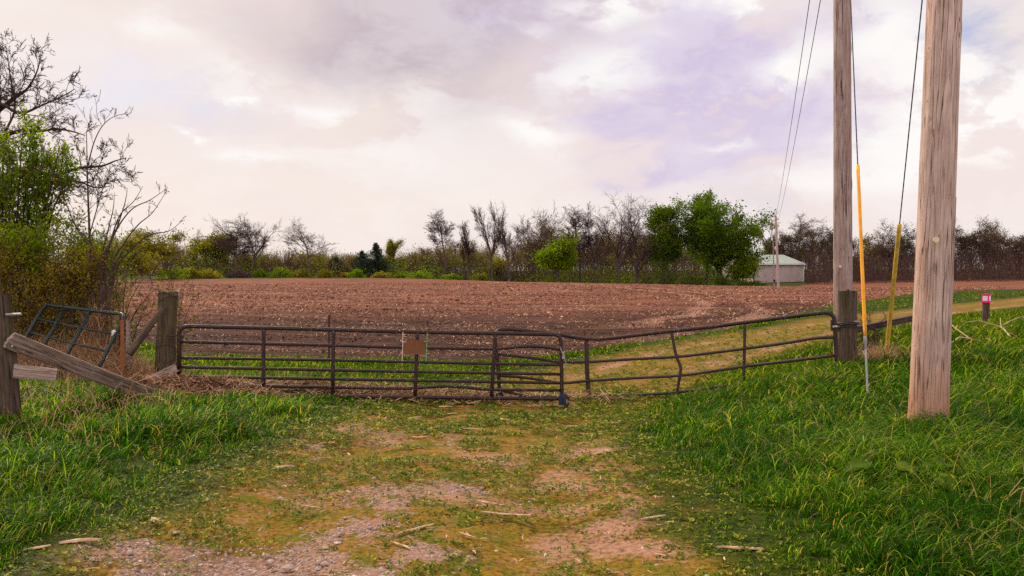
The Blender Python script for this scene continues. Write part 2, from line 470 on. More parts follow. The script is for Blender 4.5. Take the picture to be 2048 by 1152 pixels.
GRAV = [(*g2(480,1125),1.15,.42,1.0),(*g2(780,1120),.55,.35,1.0),(*g2(250,1140),.7,.3,.9),(*g2(840,975),.55,.50,.95),(*g2(760,1010),.5,.35,.8),(*g2(720,1050),.5,.25,.8),(*g2(930,880),.4,.45,.45),(*g2(640,900),.4,.4,.3),(-1.5,4.0,2.2,.7,1)]
DIRT = [(*g2(1235,1050),.42,.42,1.0),(*g2(1150,1010),.45,.25,.9),(*g2(1250,960),.28,.8,.75),(*g2(1110,1080),.4,.3,.7),(*g2(1290,1100),.4,.3,.9),(*g2(1180,895),.6,.6,.75),(*g2(760,860),.55,.7,.7),(*g2(1000,910),.6,.6,.6),(*g2(940,1000),.5,.4,.6),(*g2(620,990),.4,.4,.55),(*g2(1130,960),.4,.6,.6),(*g2(1120,812),.7,.4,.65)]
def masks(x, y):
    x = np.asarray(x).ravel(); y = np.asarray(y).ravel()
    fld = sstep(0.12, -0.12, field_sd(x, y) / np.clip(y / 25, .6, 4))
    drv = sstep(0.35, -0.25, drive_sd(x, y) / np.clip(y / 16, 1, 3))
    n1 = fbm(x / .45, y / .45, 4, 31)
    grav = np.clip(blobmask(x, y, GRAV) * .85 + (n1 - .5) * 1.9 + (fbm(x / .13, y / .13, 2, 33) - .5) * 1.1, 0, 1) * (blobmask(x, y, GRAV) > .12)
    dirt = np.clip(blobmask(x, y, DIRT) + (fbm(x / .35, y / .35, 4, 37) - .5) * 1.4, 0, 1)
    track = np.zeros(len(x))
    # wheel track of bare earth on the bend behind the gate
    tr = np.exp(-((sdf(DRIVE, x, y) + .95) / .45) ** 2) * sstep(15, 20, y)
    tr2 = np.exp(-((sdf(DRIVE, x, y) + 2.3) / .45) ** 2) * sstep(15, 19, y)
    dirt = np.maximum(dirt, np.maximum(tr, tr2 * .55) * np.clip(.55 + (n1 - .5) * 2.2, 0, 1) * .95)
    damp = sstep(66, 22, y + (fbm(x / 9, y / 4, 3, 41) - .5) * 26 - np.clip(x, -20, 6) * 0.45) * 1.0
    return fld, drv, grav, dirt, damp
def litter_amt(x, y):
    """where the gate has caught a drift of old corn stalks"""
    lst = [(-5.3,12.4,.65,.45,1),(-4.7,12.9,.9,.45,1),(-3.6,13.7,1.2,.35,.9),(-2.2,14.0,1.5,.35,.8),(-.8,14.3,1.0,.35,.6),(-5.6,12.0,.5,.4,.9)]
    return blobmask(np.asarray(x).ravel(), np.asarray(y).ravel(), lst)

def make_ground():
    ys = [-6.0]
    while ys[-1] < 1500:
        y = ys[-1]
        ys.append(y + (0.5 if y < 2 else max(0.05, 0.0085 * y)))
    ys = np.array(ys)
    NX = 560
    t = np.linspace(-1, 1, NX); t = 0.55 * t + 0.45 * t ** 3
    X = t[None, :] * (15 + 1.25 * np.maximum(ys, 0))[:, None]
    Y = np.repeat(ys[:, None], NX, 1)
    x = X.ravel(); y = Y.ravel()
    z = hz(x, y)
    fld, drv, grav, dirt, damp = masks(x, y)
    near = sstep(90, 30, y)
    z = z + fld * ((fbm(x / .9, y / .35, 3, 51) - .5) * .11 * near + (fbm(x / 5, y / 3, 2, 52) - .5) * .10)
    z = z + (1 - fld) * (fbm(x / .5, y / .5, 3, 53) - .5) * .05 * sstep(60, 20, y)
    z = z + drv * (fbm(x / .12, y / .12, 2, 54) - .5) * .03 * sstep(20, 8, y)
    z = z + np.clip(litter_amt(x, y), 0, 1) * .08
    z = z - .06 * drv * np.exp(-((sdf(DRIVE, x, y) + .9) / .4) ** 2)
    v = np.stack([x, y, z], 1)
    ny = len(ys)
    i = np.arange(ny - 1)[:, None] * NX + np.arange(NX - 1)[None, :]
    q = np.stack([i, i + 1, i + 1 + NX, i + NX], -1).reshape(-1, 4)
    fm = fld[q].mean(1) > .5; dm = (drv[q].mean(1) > .5) & ~fm
    m1 = np.stack([fld, drv, grav, dirt], 1).astype(np.float32)
    sh = [('ground', ~(fm | dm)), ('field', fm), ('driveway', dm)]
    info = {'ground': ('grassy land of the banks, the field margins and beyond', 'ground'),
            'field': ('ploughed reddish brown field with bits of last year\'s stalks', 'field'),
            'driveway': ('mossy gravel farm track running under the gate and bending right', 'driveway')}
    for nm, sel in sh:
        qq = q[sel]; used = np.unique(qq); mp = np.zeros(len(v), np.int64); mp[used] = np.arange(len(used))
        mb = MB(); mb.add(v[used], mp[qq])
        o = mb.build(nm, M['ground'], smooth=True)
        a = o.data.attributes.new('m1', 'FLOAT_COLOR', 'POINT'); a.data.foreach_set('color', m1[used].ravel())
        b = o.data.attributes.new('damp', 'FLOAT', 'POINT'); b.data.foreach_set('value', damp[used].astype(np.float32))
        tag(o, info[nm][0], info[nm][1], kind='structure')

def m_ground():
    m, n = mat('ground_cover')
    p = n.coord()
    at1 = n.new('ShaderNodeAttribute', attribute_name='m1')
    sp = n.new('ShaderNodeSeparateColor'); n.l.new(at1.outputs['Color'], sp.inputs[0])
    fld, drv, grv = sp.outputs[0], sp.outputs[1], sp.outputs[2]
    drt = at1.outputs['Alpha']
    damp = n.attr('damp')
    # --- turf earth under the blades
    a = n.noise(p, 3.0, 5, 0.65); a2 = n.noise(p, 40, 3, 0.6)
    turf = n.mix(n.range(a, .35, .65), (0.012, 0.022, 0.002), (0.034, 0.052, 0.004))
    turf = n.mix(n.range(a2, .5, .75), turf, (0.075, 0.075, 0.012))
    # --- track: moss, earth, gravel
    b = n.noise(p, 5.0, 6, 0.7); b2 = n.noise(p, 22, 5, 0.7); b3 = n.noise(p, 24, 4, 0.75)
    moss = n.mix(n.range(b2, .35, .65), (0.150, 0.084, 0.008), (0.255, 0.152, 0.012))
    moss = n.mix(n.range(b, .50, .64), moss, (0.290, 0.128, 0.048))
    moss = n.mix(n.range(n.noise(n.mapping(p, loc=(4, 4, 0)), 3.4, 5, .7), .46, .60, 0, .85), moss, (0.095, 0.112, 0.004))
    moss = n.mix(n.math('MULTIPLY', n.range(b3, .46, .64), .85), moss, (0.050, 0.040, 0.006))
    earth = n.mix(n.range(b2, .3, .7), (0.23, 0.118, 0.075), (0.37, 0.205, 0.145))
    earth = n.mix(n.range(b3, .55, .72), earth, (0.17, 0.095, 0.07))
    vst = n.voro(p, 38, 'F1', 'Color'); vd = n.voro(p, 38, 'F1', 'Distance')
    sps = n.new('ShaderNodeSeparateColor'); n.l.new(vst, sps.inputs[0])
    gcol = n.mix(sps.outputs[0], (0.27, 0.185, 0.155), (0.50, 0.38, 0.34))
    gcol = n.mix(n.range(vd, .35, .6), gcol, (0.17, 0.105, 0.085))
    gcol = n.mix(n.range(b, .40, .60, .75, .1), gcol, earth)
    ef = n.range(n.math('ADD', drt, n.math('ADD', n.math('MULTIPLY', n.math('SUBTRACT', b2, .5), 2.4), n.math('MULTIPLY', n.math('SUBTRACT', b3, .5), 1.6))), .24, .86)
    tr = n.mix(ef, moss, earth)
    gf = n.range(n.math('ADD', grv, n.math('MULTIPLY', n.math('SUBTRACT', b2, .5), 2.2)), .40, .66)
    tr = n.mix(gf, tr, gcol)
    # --- ploughed soil
    rows = n.mapping(p, scale=(.28, 3.6, 1), rot=(0, 0, R(3)))
    r1 = n.noise(rows, 1.3, 5, .68); r2 = n.noise(n.mapping(p, scale=(.6, 2.6, 1)), 6.0, 4, .7); r3 = n.noise(p, .12, 4, .6)
    dry = n.mix(n.range(r1, .34, .66), (0.100, 0.036, 0.022), (0.285, 0.118, 0.076))
    dry = n.mix(n.range(r3, .4, .65, 0, .55), dry, (0.270, 0.105, 0.062))
    dry = n.mix(n.range(r2, .52, .72, 0, .6), dry, (0.080, 0.033, 0.026))
    wet = n.mix(n.range(r1, .4, .62), (0.036, 0.017, 0.013), (0.110, 0.050, 0.036))
    wet = n.mix(n.range(r2, .52, .68, 0, .8), wet, (0.026, 0.014, 0.014))
    # broad sweeps left by the machine as it turned
    sx = n.new('ShaderNodeSeparateXYZ'); n.l.new(p, sx.inputs[0])
    dx = n.math('SUBTRACT', sx.outputs[0], 1.0); dy = n.math('SUBTRACT', sx.outputs[1], 62.0)
    rad = n.math('SQRT', n.math('ADD', n.math('MULTIPLY', dx, dx), n.math('MULTIPLY', n.math('MULTIPLY', dy, dy), .16)))
    sw = n.math('SINE', n.math('ADD', n.math('MULTIPLY', rad, 2.4), n.math('MULTIPLY', r3, 9.0)))
    tracks = n.math('MULTIPLY', n.range(sw, .2, .95), n.math('MULTIPLY', n.range(rad, 9.0, 11.0), n.range(rad, 17.0, 14.0)))
    tracks = n.math('MULTIPLY', tracks, n.range(dx, 1.0, 6.0))
    st1 = n.noise(n.mapping(p, scale=(.07, .55, 1), rot=(0, 0, R(2))), 1.0, 4, .65); st2 = n.noise(n.mapping(p, scale=(.16, 1.5, 1), rot=(0, 0, R(2))), 1.0, 3, .65)
    dry = n.mix(n.math('MULTIPLY', n.range(st1, .50, .66), .60), dry, (0.070, 0.026, 0.021))
    dry = n.mix(n.math('MULTIPLY', n.range(st2, .52, .66), .55), dry, (0.075, 0.029, 0.023))
    dry = n.mix(n.math('MULTIPLY', n.range(st1, .46, .34), .45), dry, (0.36, 0.165, 0.125))
    dfac = n.range(n.math('ADD', damp, n.math('MULTIPLY', n.math('SUBTRACT', r1, .5), 1.0)), .25, .75)
    soil = n.mix(dfac, dry, wet)
    soil = n.mix(n.math('MULTIPLY', tracks, .55), soil, (0.40, 0.22, 0.16))
    # flecks of bleached stalk
    fv = n.voro(n.mapping(p, scale=(1, 1.5, 1)), 4.2, 'F1', 'Distance')
    fl = n.range(fv, .07, .11, 1, 0)
    soil = n.mix(n.math('MULTIPLY', fl, .8), soil, (0.50, 0.31, 0.22))
    c = n.mix(drv, turf, tr)
    c = n.mix(fld, c, soil)
    hsoil = n.math('ADD', n.math('MULTIPLY', r1, 1.0), n.math('MULTIPLY', r2, 1.0))
    htr = n.math('ADD', n.math('MULTIPLY', b2, .35), n.math('ADD', n.math('MULTIPLY', b3, .18), n.math('MULTIPLY', n.math('MULTIPLY', gf, n.range(vd, .0, .5, 1, 0)), .5)))
    hm = n.new('ShaderNodeMix', data_type='FLOAT'); n.put(hm.inputs[0], fld); n.put(hm.inputs[2], htr); n.put(hm.inputs[3], hsoil)
    dm = n.new('ShaderNodeMix', data_type='FLOAT'); n.put(dm.inputs[0], fld); dm.inputs[2].default_value = .03; dm.inputs[3].default_value = .12
    n.out(n.princ(c, .95, .08, n.bump(hm.outputs[0], .85, dm.outputs[0])))
    return m
M['ground'] = m_ground()
make_ground()

# ================================================================ sky, sun, camera
SUN_EL, SUN_AZ = 40.0, -38.0      # azimuth from straight ahead, left negative
def make_world():
    w = bpy.data.worlds.new('World'); SC.world = w; w.use_nodes = True
    w.node_tree.nodes.clear(); n = NT(w.node_tree)
    g = n.coord('Generated')
    sp = n.new('ShaderNodeSeparateXYZ'); n.l.new(g, sp.inputs[0])
    x, y, z = sp.outputs
    az = n.math('ARCTAN2', x, y)
    hr = n.math('SQRT', n.math('ADD', n.math('MULTIPLY', x, x), n.math('MULTIPLY', y, y)))
    el = n.math('ARCTAN2', z, hr)
    # noise in cloud-layer space (flattens towards the horizon) and in direction space
    zz = n.math('ADD', n.math('MAXIMUM', z, 0.0), 0.22)
    cmb = n.new('ShaderNodeCombineXYZ'); n.put(cmb.inputs[0], n.math('DIVIDE', x, zz)); n.put(cmb.inputs[1], n.math('DIVIDE', y, zz)); n.put(cmb.inputs[2], 0.0)
    lay = cmb.outputs[0]
    dirv = n.mapping(g, scale=(1, 1, 1.9))
    wa = n.noise(dirv, 3.2, 2, .55); wb = n.noise(n.mapping(dirv, loc=(5, 2, 7)), 3.2, 2, .55)
    wf = n.noise(n.mapping(dirv, loc=(1, 8, 3)), 11, 4, .62)
    az2 = n.math('ADD', az, n.math('ADD', n.math('MULTIPLY', n.math('SUBTRACT', wa, .5), .34), n.math('MULTIPLY', n.math('SUBTRACT', wf, .5), .14)))
    el2 = n.math('ADD', el, n.math('ADD', n.math('MULTIPLY', n.math('SUBTRACT', wb, .5), .15), n.math('MULTIPLY', n.math('SUBTRACT', wf, .5), .06)))
    def blob(px, py, sx, sy, amp=1.0, tilt=0.0):
        a0 = math.atan((px - 1024) / F); e0 = math.atan((576 - py) / F * math.cos(a0))
        u = n.math('SUBTRACT', az2, a0); v = n.math('SUBTRACT', el2, e0)
        if tilt:
            ct, st = math.cos(tilt), math.sin(tilt)
            u, v = n.math('ADD', n.math('MULTIPLY', u, ct), n.math('MULTIPLY', v, st)), n.math('SUBTRACT', n.math('MULTIPLY', v, ct), n.math('MULTIPLY', u, st))
        u = n.math('DIVIDE', u, sx / F); v = n.math('DIVIDE', v, sy / F)
        r2 = n.math('ADD', n.math('MULTIPLY', u, u), n.math('MULTIPLY', v, v))
        return n.math('MULTIPLY', n.math('EXPONENT', n.math('MULTIPLY', r2, -1.0)), amp)
    def tot(lst):
        s = None
        for b in lst:
            q = blob(*b); s = q if s is None else n.math('ADD', s, q)
        return s
    warm = n.mix(n.range(az, -.6, .25), srgb(247, 226, 214), srgb(244, 230, 227))
    high = srgb(244, 229, 224)
    base = n.mix(n.range(el, .0, .26), warm, high)
    f1 = n.noise(n.mapping(lay, loc=(2, 1, 0)), 1.5, 4, .6, .4)
    f2 = n.noise(n.mapping(dirv, loc=(9, 4, 2)), 7.5, 7, .62, .25)
    # hazy pale blue seen through the thin veil
    sky = n.new('ShaderNodeTexSky', sky_type='NISHITA'); sky.sun_disc = False
    sky.sun_elevation = R(SUN_EL); sky.sun_rotation = R(SUN_AZ); sky.altitude = 200; sky.dust_density = 2.5; sky.air_density = 1.0
    skyc = n.mix(1.0, sky.outputs[0], (0.10, 0.10, 0.10), 'MULTIPLY')
    veil = n.mix(.62, skyc, srgb(206, 209, 242))
    gap = tot([(240,190,190,42,.85,-.10),(330,330,260,60,.22),(820,330,190,28,.35),(1790,60,140,90,.75),(1990,90,120,60,.8),(1960,20,150,60,.7),(760,430,420,60,.25),(1480,400,200,40,.3)])
    gapm = n.math('MULTIPLY', gap, n.range(f2, .30, .62, 1.0, .35), clamp=True)
    c = n.mix(gapm, base, veil)
    # big grey-mauve cloud above the middle, lavender undersides to the right
    grey = tot([(720,60,260,120,.75),(900,130,260,110,.85),(1010,30,240,110,.7),(980,220,170,60,.35),(380,40,170,70,.15)])
    greym = n.math('MULTIPLY', grey, n.range(f2, .32, .64, .60, 1.10), clamp=True)
    c = n.mix(n.math('MULTIPLY', greym, .95), c, srgb(198, 182, 192))
    lav = tot([(1060,60,150,70,.55),(1290,130,110,140,.62),(1440,230,230,85,.80),(1400,160,160,120,.5),(1340,340,150,26,.80),(1600,270,140,45,.60),(1540,110,90,90,.50),(1680,60,60,60,.5),(1350,20,60,60,.5)])
    lavm = n.math('MULTIPLY', lav, n.range(f2, .38, .56, .30, 1.15), clamp=True)
    c = n.mix(n.math('MULTIPLY', lavm, .95), c, srgb(206, 192, 225))
    glow = tot([(250,430,420,110,.75),(900,370,330,80,.7),(640,230,200,60,.35),(60,60,260,90,.5)])
    c = n.mix(n.math('MULTIPLY', glow, .60, clamp=True), c, (1.0, .885, .79))
    # sunlit billows
    wh = tot([(1430,35,90,30,1.0),(1200,60,90,40,.85),(1210,190,60,45,.7),(1560,185,90,30,.9,.35),(1760,100,90,100,.85),(1960,200,170,60,.9),(1960,110,50,25,.8),(1100,285,60,22,.8),(1890,300,150,60,.6),(250,90,70,22,.6),(400,212,26,9,.9,-.3),(340,254,28,7,.8),(382,276,32,8,.8),(560,235,55,14,.6,.2),(505,308,50,16,.7),(415,170,60,30,.5),(1400,310,60,12,.5),(1660,350,140,30,.5),(860,250,260,60,.35),(700,300,120,40,.3)])
    whm = n.math('MULTIPLY', wh, n.range(f2, .42, .52, .12, 1.25), clamp=True)
    c = n.mix(whm, c, (1.0, 0.975, 0.955))
    # fine cloud texture everywhere
    c = n.mix(n.range(f2, .40, .62, 0, .30), c, (0.98, 0.93, 0.905))
    c = n.mix(n.range(n.noise(n.mapping(lay, loc=(7, 3, 0)), 2.6, 4, .62), .48, .74, 0, .10), c, srgb(224, 210, 214))
    # unseen sky shaped for its light: dimmed overhead, brightened behind the camera
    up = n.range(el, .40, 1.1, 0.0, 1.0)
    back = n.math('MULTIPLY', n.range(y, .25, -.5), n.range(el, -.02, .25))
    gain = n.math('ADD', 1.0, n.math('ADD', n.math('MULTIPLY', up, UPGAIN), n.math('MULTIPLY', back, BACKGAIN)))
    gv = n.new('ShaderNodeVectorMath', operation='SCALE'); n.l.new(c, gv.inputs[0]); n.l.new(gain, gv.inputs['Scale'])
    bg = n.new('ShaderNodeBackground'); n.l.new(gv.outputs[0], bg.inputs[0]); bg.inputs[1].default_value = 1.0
    o = n.new('ShaderNodeOutputWorld'); n.l.new(bg.outputs[0], o.inputs[0])
    w.cycles.sampling_method = 'MANUAL'; w.cycles.sample_map_resolution = 1024
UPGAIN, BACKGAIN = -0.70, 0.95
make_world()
sl = bpy.data.lights.new('sun', 'SUN'); sl.energy = 4.9; sl.angle = R(10); sl.color = (1.0, 0.85, 0.64)
so = bpy.data.objects.new('sun', sl); COL.objects.link(so)
_d = Vector((math.sin(R(SUN_AZ)) * math.cos(R(SUN_EL)), math.cos(R(SUN_AZ)) * math.cos(R(SUN_EL)), math.sin(R(SUN_EL))))
so.rotation_euler = _d.to_track_quat('Z', 'Y').to_euler(); so.location = (0, 0, 30)
cd = bpy.data.cameras.new('camera'); cd.sensor_width = 36.0; cd.lens = 36.0 * F / 2048.0; cd.clip_end = 4000; cd.clip_start = 0.05
co = bpy.data.objects.new('camera', cd); COL.objects.link(co); co.location = (0, 0, CAMZ); co.rotation_euler = (R(90), 0, 0)
SC.camera = co
SC.view_settings.view_transform = 'Standard'; SC.view_settings.look = 'None'; SC.view_settings.exposure = 0.0; SC.view_settings.gamma = 1.0
SC.cycles.max_bounces = 6; SC.cycles.transparent_max_bounces = 8; SC.cycles.diffuse_bounces = 3
SC.cycles.use_denoising = False
# ================================================================ helpers for things
def rounded(pts, rad=0.12, seg=6):
    """polyline with its inner corners rounded"""
    pts = [np.array(p, float) for p in pts]; out = [pts[0]]
    for i in range(1, len(pts) - 1):
        a, b, c = pts[i - 1], pts[i], pts[i + 1]
        u = a - b; v = c - b; lu = np.linalg.norm(u); lv = np.linalg.norm(v)
        k = min(rad, lu * .45, lv * .45); p0 = b + u / lu * k; p1 = b + v / lv * k
        for t in np.linspace(0, 1, seg + 1):
            out.append((1 - t) ** 2 * p0 + 2 * t * (1 - t) * b + t * t * p1)
    out.append(pts[-1]); return np.array(out)
def dens(pts, step=0.15):
    pts = np.asarray(pts, float); out = [pts[0]]
    for a, b in zip(pts[:-1], pts[1:]):
        k = max(1, int(np.linalg.norm(b - a) / step))
        for j in range(1, k + 1): out.append(a + (b - a) * j / k)
    return np.array(out)
def catmull(pts, k=8):
    pts = np.asarray(pts, float); P = np.vstack([2 * pts[0] - pts[1], pts, 2 * pts[-1] - pts[-2]]); out = []
    for i in range(1, len(P) - 2):
        for t in np.linspace(0, 1, k, endpoint=False):
            a, b, c, d = P[i - 1:i + 3]
            out.append(.5 * ((2 * b) + (-a + c) * t + (2 * a - 5 * b + 4 * c - d) * t * t + (-a + 3 * b - 3 * c + d) * t ** 3))
    out.append(pts[-1]); return np.array(out)

def pole_obj(name, base, top, rb, rt, m, root=None, nseg=44, nz=90, lob=.02, crackd=.012, seed=1, flare=0.0, ragged=0.0, sq=0.0, bow=0.0, knots=6):
    """round (or squared) timber standing from base to top, local axis Z along it"""
    base = np.array(base, float); top = np.array(top, float); L = np.linalg.norm(top - base); ax = (top - base) / L
    t = np.linspace(0, 1, nz); a = np.arange(nseg) / nseg * 2 * np.pi
    T, A = np.meshgrid(t, a, indexing='ij')
    r = rb + (rt - rb) * T + flare * np.exp(-T * L / .35)
    if sq:
        r = r * (1 + sq * (1 / np.maximum(np.abs(np.cos(A)), np.abs(np.sin(A))) - 1))
    r = r * (1 + lob * (fbm(np.cos(A) * 1.3 + 9 * seed, np.sin(A) * 1.3 + T * L * .5, 3, seed) - .5) * 2)
    r = r * (1 + lob * .8 * (vnoise(T * L * 2.1 + seed, A * 0, seed + 3) - .5))
    # drying checks: narrow, wandering grooves
    rg = np.random.default_rng(seed + 100)
    for k in range(int(9 + nseg / 6)):
        a0 = rg.uniform(0, 2 * np.pi); t0 = rg.uniform(0, 1); ln = rg.uniform(.1, .5); wd = rg.uniform(.02, .05)
        w = a0 + .12 * (vnoise(T * L * 1.2, T * 0 + k, seed + 7) - .5)
        da = np.abs((A - w + np.pi) % (2 * np.pi) - np.pi)
        r = r - crackd * np.exp(-(da / wd) ** 2) * sstep(ln, ln * .6, np.abs(T - t0))
    for k in range(knots):
        a0 = rg.uniform(0, 2 * np.pi); t0 = rg.uniform(0.03, .97)
        da = np.abs((A - a0 + np.pi) % (2 * np.pi) - np.pi) * rb; dz = (T - t0) * L
        r = r + .014 * np.exp(-((da / .06) ** 2 + (dz / .09) ** 2)) - .02 * np.exp(-((da / .022) ** 2 + (dz / .025) ** 2))
    Z = T * L
    if ragged: Z = Z - ragged * (T > .93) * fbm(np.cos(A) * 2 + seed, np.sin(A) * 2, 3, seed + 5) * 2 * ((T - .93) / .07)
    X = r * np.cos(A) + bow * np.sin(T * np.pi); Y = r * np.sin(A)
    v = np.stack([X, Y, Z], -1).reshape(-1, 3)
    i = np.arange(nz - 1)[:, None] * nseg + np.arange(nseg)[None, :]
    j = np.arange(nz - 1)[:, None] * nseg + (np.arange(nseg)[None, :] + 1) % nseg
    q = np.stack([i, j, j + nseg, i + nseg], -1).reshape(-1, 4)
    mb = MB(); mb.add(v, q)
    c = (nz - 1) * nseg; tz = v[c:c + nseg].mean(0)
    mb.add(np.vstack([v[c:c + nseg], tz - np.array([0, 0, ragged * .8])]), [[k, (k + 1) % nseg, nseg] for k in range(nseg)])
    o = mb.build(name, m, root, smooth=True)
    qt = Vector((float(ax[0]), float(ax[1]), float(ax[2]))).to_track_quat('Z', 'Y')
    o.rotation_mode = 'QUATERNION'; o.rotation_quaternion = qt
    loc = base.copy()
    if root is not None: loc = loc - np.array(root.location)
    o.location = Vector([float(x) for x in loc]); return o

def plank_obj(name, p0, p1, width, thick, face, m, root=None, seed=1, warp=.02, ragged=(.03, .05), nx=40, taper=1.0):
    """weathered board from p0 to p1; 'face' is the way its broad side looks; local X along it"""
    p0 = np.array(p0, float); p1 = np.array(p1, float); L = np.linalg.norm(p1 - p0)
    ex = (p1 - p0) / L; f = np.array(face, float); f = f - ex * (f @ ex); f /= np.linalg.norm(f); ey = np.cross(f, ex)
    prof = []
    for k in range(9): prof.append((-.5 + k / 8, .5))
    for k in range(9): prof.append((.5 - k / 8, -.5))
    prof = np.array(prof); n = len(prof)
    t = np.linspace(0, 1, nx); v = []
    for i in range(nx):
        w = width * (1 + (taper - 1) * t[i]) * (1 + .05 * (vnoise(t[i] * L * 4, 0, seed) - .5))
        y = prof[:, 0] * w; z = prof[:, 1] * thick
        edge = np.abs(prof[:, 0]) > .45
        y = y * np.where(edge, 1 - .05 * vnoise(t[i] * L * 14 + prof[:, 1] * 3, prof[:, 0] * 2, seed + 1), 1)
        z = z * np.where(edge, .7, 1.0) + warp * math.sin(t[i] * 3.1) * .6 + (vnoise(prof[:, 0] * 7, t[i] * L * 1.5 + prof[:, 1], seed + 2) - .5) * .009
        x = np.full(n, t[i] * L)
        x = x - ragged[1] * sstep(.90, 1, t[i]) * fbm(prof[:, 0] * 4, prof[:, 1] * .3, 3, seed + 3) * 2
        x = x + ragged[0] * sstep(.10, 0, t[i]) * fbm(prof[:, 0] * 4, prof[:, 1] * .3, 3, seed + 4) * 2
        v.append(np.stack([x, y, z], 1))
    v = np.concatenate(v); q = []
    for i in range(nx - 1):
        for k in range(n):
            k2 = (k + 1) % n; q.append([i * n + k, i * n + k2, (i + 1) * n + k2, (i + 1) * n + k])
    mb = MB(); mb.add(v, q)
    for c, rev in ((0, False), ((nx - 1) * n, True)):
        vv = v[c:c + n]; qq = []
        for k in range(8):
            a = [k, 17 - k, 16 - k, k + 1]
            qq.append(a if not rev else a[::-1])
        mb.add(vv, qq)
    o = mb.build(name, m, root)
    mtx = Matrix(((ex[0], ey[0], f[0]), (ex[1], ey[1], f[1]), (ex[2], ey[2], f[2])))
    o.rotation_mode = 'QUATERNION'; o.rotation_quaternion = mtx.to_quaternion()
    loc = p0.copy()
    if root is not None: loc = loc - np.array(root.location)
    o.location = Vector([float(x) for x in loc]); return o

def wheel_part(root, c, axis, r, w):
    axis = np.array(axis, float); axis /= np.linalg.norm(axis)
    u = np.cross(axis, [0, 0, 1.0]); u /= np.linalg.norm(u); vv = np.cross(axis, u)
    hub = MB(); hub.tube([c - axis * w * .3, c + axis * w * .3], r * .45, 14); hub.tube([c - axis * w * .9, c + axis * w * .9], r * .12, 8)
    h = part(hub, 'wheel', M['galv'], root)
    ty = MB(); a = np.arange(28) / 28 * 2 * np.pi
    rr = r - w * .5
    ty.tube([c + rr * (math.cos(k) * u + math.sin(k) * vv) for k in a], w * .5, 10, closed=True)
    ty.tube([c + rr * .72 * (math.cos(k) * u + math.sin(k) * vv) for k in a], w * .38, 8, closed=True)
    part(ty, 'tyre', M['tyre'], h, smooth=True)
    return h

# ================================================================ the long gate
def G1(px, py, off=0.0): return at(px, py, 13.0 + (px - 355) / 772.0 * 1.04 + off)
g1 = thing('tube_gate', stand(740, 13.5), 'long rusty brown seven bar tube gate closed across the farm track', 'gate')
fb = MB()
fb.tube(rounded(dens([G1(359, 793), G1(358, 652), G1(600, 657.5), G1(850, 664.5), G1(1000, 667), G1(1122, 669), G1(1124, 798), G1(1000, 796.5), G1(850, 794.5), G1(620, 791.5), G1(470, 789.5), G1(361, 788)], 3.0), .15, 8), .0345, 12)
part(fb, 'frame', M['rust'], g1, smooth=True)
for rail in ([(361, 683), (440, 685.4), (640, 690), (800, 694.7), (900, 696.5), (985, 698), (1020, 695.5), (1050, 692.8), (1085, 694), (1122, 699.6)],
             [(361, 715.5), (440, 716.7), (640, 719.7), (830, 724), (1000, 727.5), (1122, 729.5)],
             [(361, 734), (440, 735.7), (640, 739.5), (830, 743.5), (1122, 748.5)],
             [(361, 753), (440, 754.3), (640, 757.6), (830, 760.8), (1122, 766)],
             [(361, 769.5), (440, 771), (640, 773.8), (800, 776.8), (850, 774.5), (895, 772.6), (940, 775.5), (985, 779.3), (1122, 780.5)]):
    b = MB(); b.tube(catmull([G1(*q) for q in rail], 5), .0275, 10); part(b, 'rail', M['rust'], g1, smooth=True)
for (xa, xb) in ((527.5, 526.5), (667, 665.5), (834.5, 830), (990, 983)):
    ya = 651 + (xa - 355) * .0235 + 2; yb = 788.5 + (xb - 361) * .0123
    b = MB(); p0, p1 = G1(xa, ya, -.0), G1(xb, yb, -.0)
    b.tube(dens([p0, p0 + (p1 - p0) * .08, p1], .3), [.040] + [.033] * (len(dens([p0, p0 + (p1 - p0) * .08, p1], .3)) - 1), 8)
    part(b, 'upright', M['rust'], g1, smooth=True)
b = MB(); b.tube([G1(333, 671, .02), G1(349, 671), G1(368, 671)], [.014, .014, .03], 8); part(b, 'hinge', M['dark_steel'], g1)
b = MB(); b.tube([G1(340, 762, .02), G1(364, 762)], .014, 8); part(b, 'hinge', M['dark_steel'], g1)
b = MB(); b.tube(dens([G1(1058, 795, .035), G1(1123, 796.5, .035)], .1), .042, 10); part(b, 'splice_sleeve', M['rust'], g1, smooth=True)
b = MB(); wc = G1(1132, 803, -.06)
b.box(G1(1122, 800, -.045), (.085, .06, .17)); b.box(G1(1127, 790, -.05), (.13, .05, .03))
part(b, 'wheel_bracket', M['bluebracket'], g1)
wheel_part(g1, wc, (1, -.42, 0), .112, .06)

# sign wired on the long gate
sd_ = 13.0 + (830 - 355) / 772 * 1.04 - .055
sg = thing('sign_plate', at(830, 722, sd_), 'blank rusty orange sign plate wired on the middle of the long gate', 'sign')
pw, ph = 43.5 / F * sd_, 28 / F * sd_
sb = MB(); mbx = []
nx_, nz_ = 10, 7
vv = []; 
for iz in range(nz_):
    for ix in range(nx_):
        u = ix / (nx_ - 1) - .5; w = iz / (nz_ - 1) - .5
        vv.append((u * pw, .004 * math.sin(u * 5) - .003 * w, w * ph))
vv = np.array(vv) + at(829.8, 694.5, sd_)
fr = vv + np.array([0, -.002, 0]); bk = vv + np.array([0, .002, 0])
qi = [[r * nx_ + c, r * nx_ + c + 1, (r + 1) * nx_ + c + 1, (r + 1) * nx_ + c] for r in range(nz_ - 1) for c in range(nx_ - 1)]
ring = [c for c in range(nx_)] + [r * nx_ + nx_ - 1 for r in range(1, nz_)] + [(nz_ - 1) * nx_ + c for c in range(nx_ - 2, -1, -1)] + [r * nx_ for r in range(nz_ - 2, 0, -1)]
n0 = nx_ * nz_
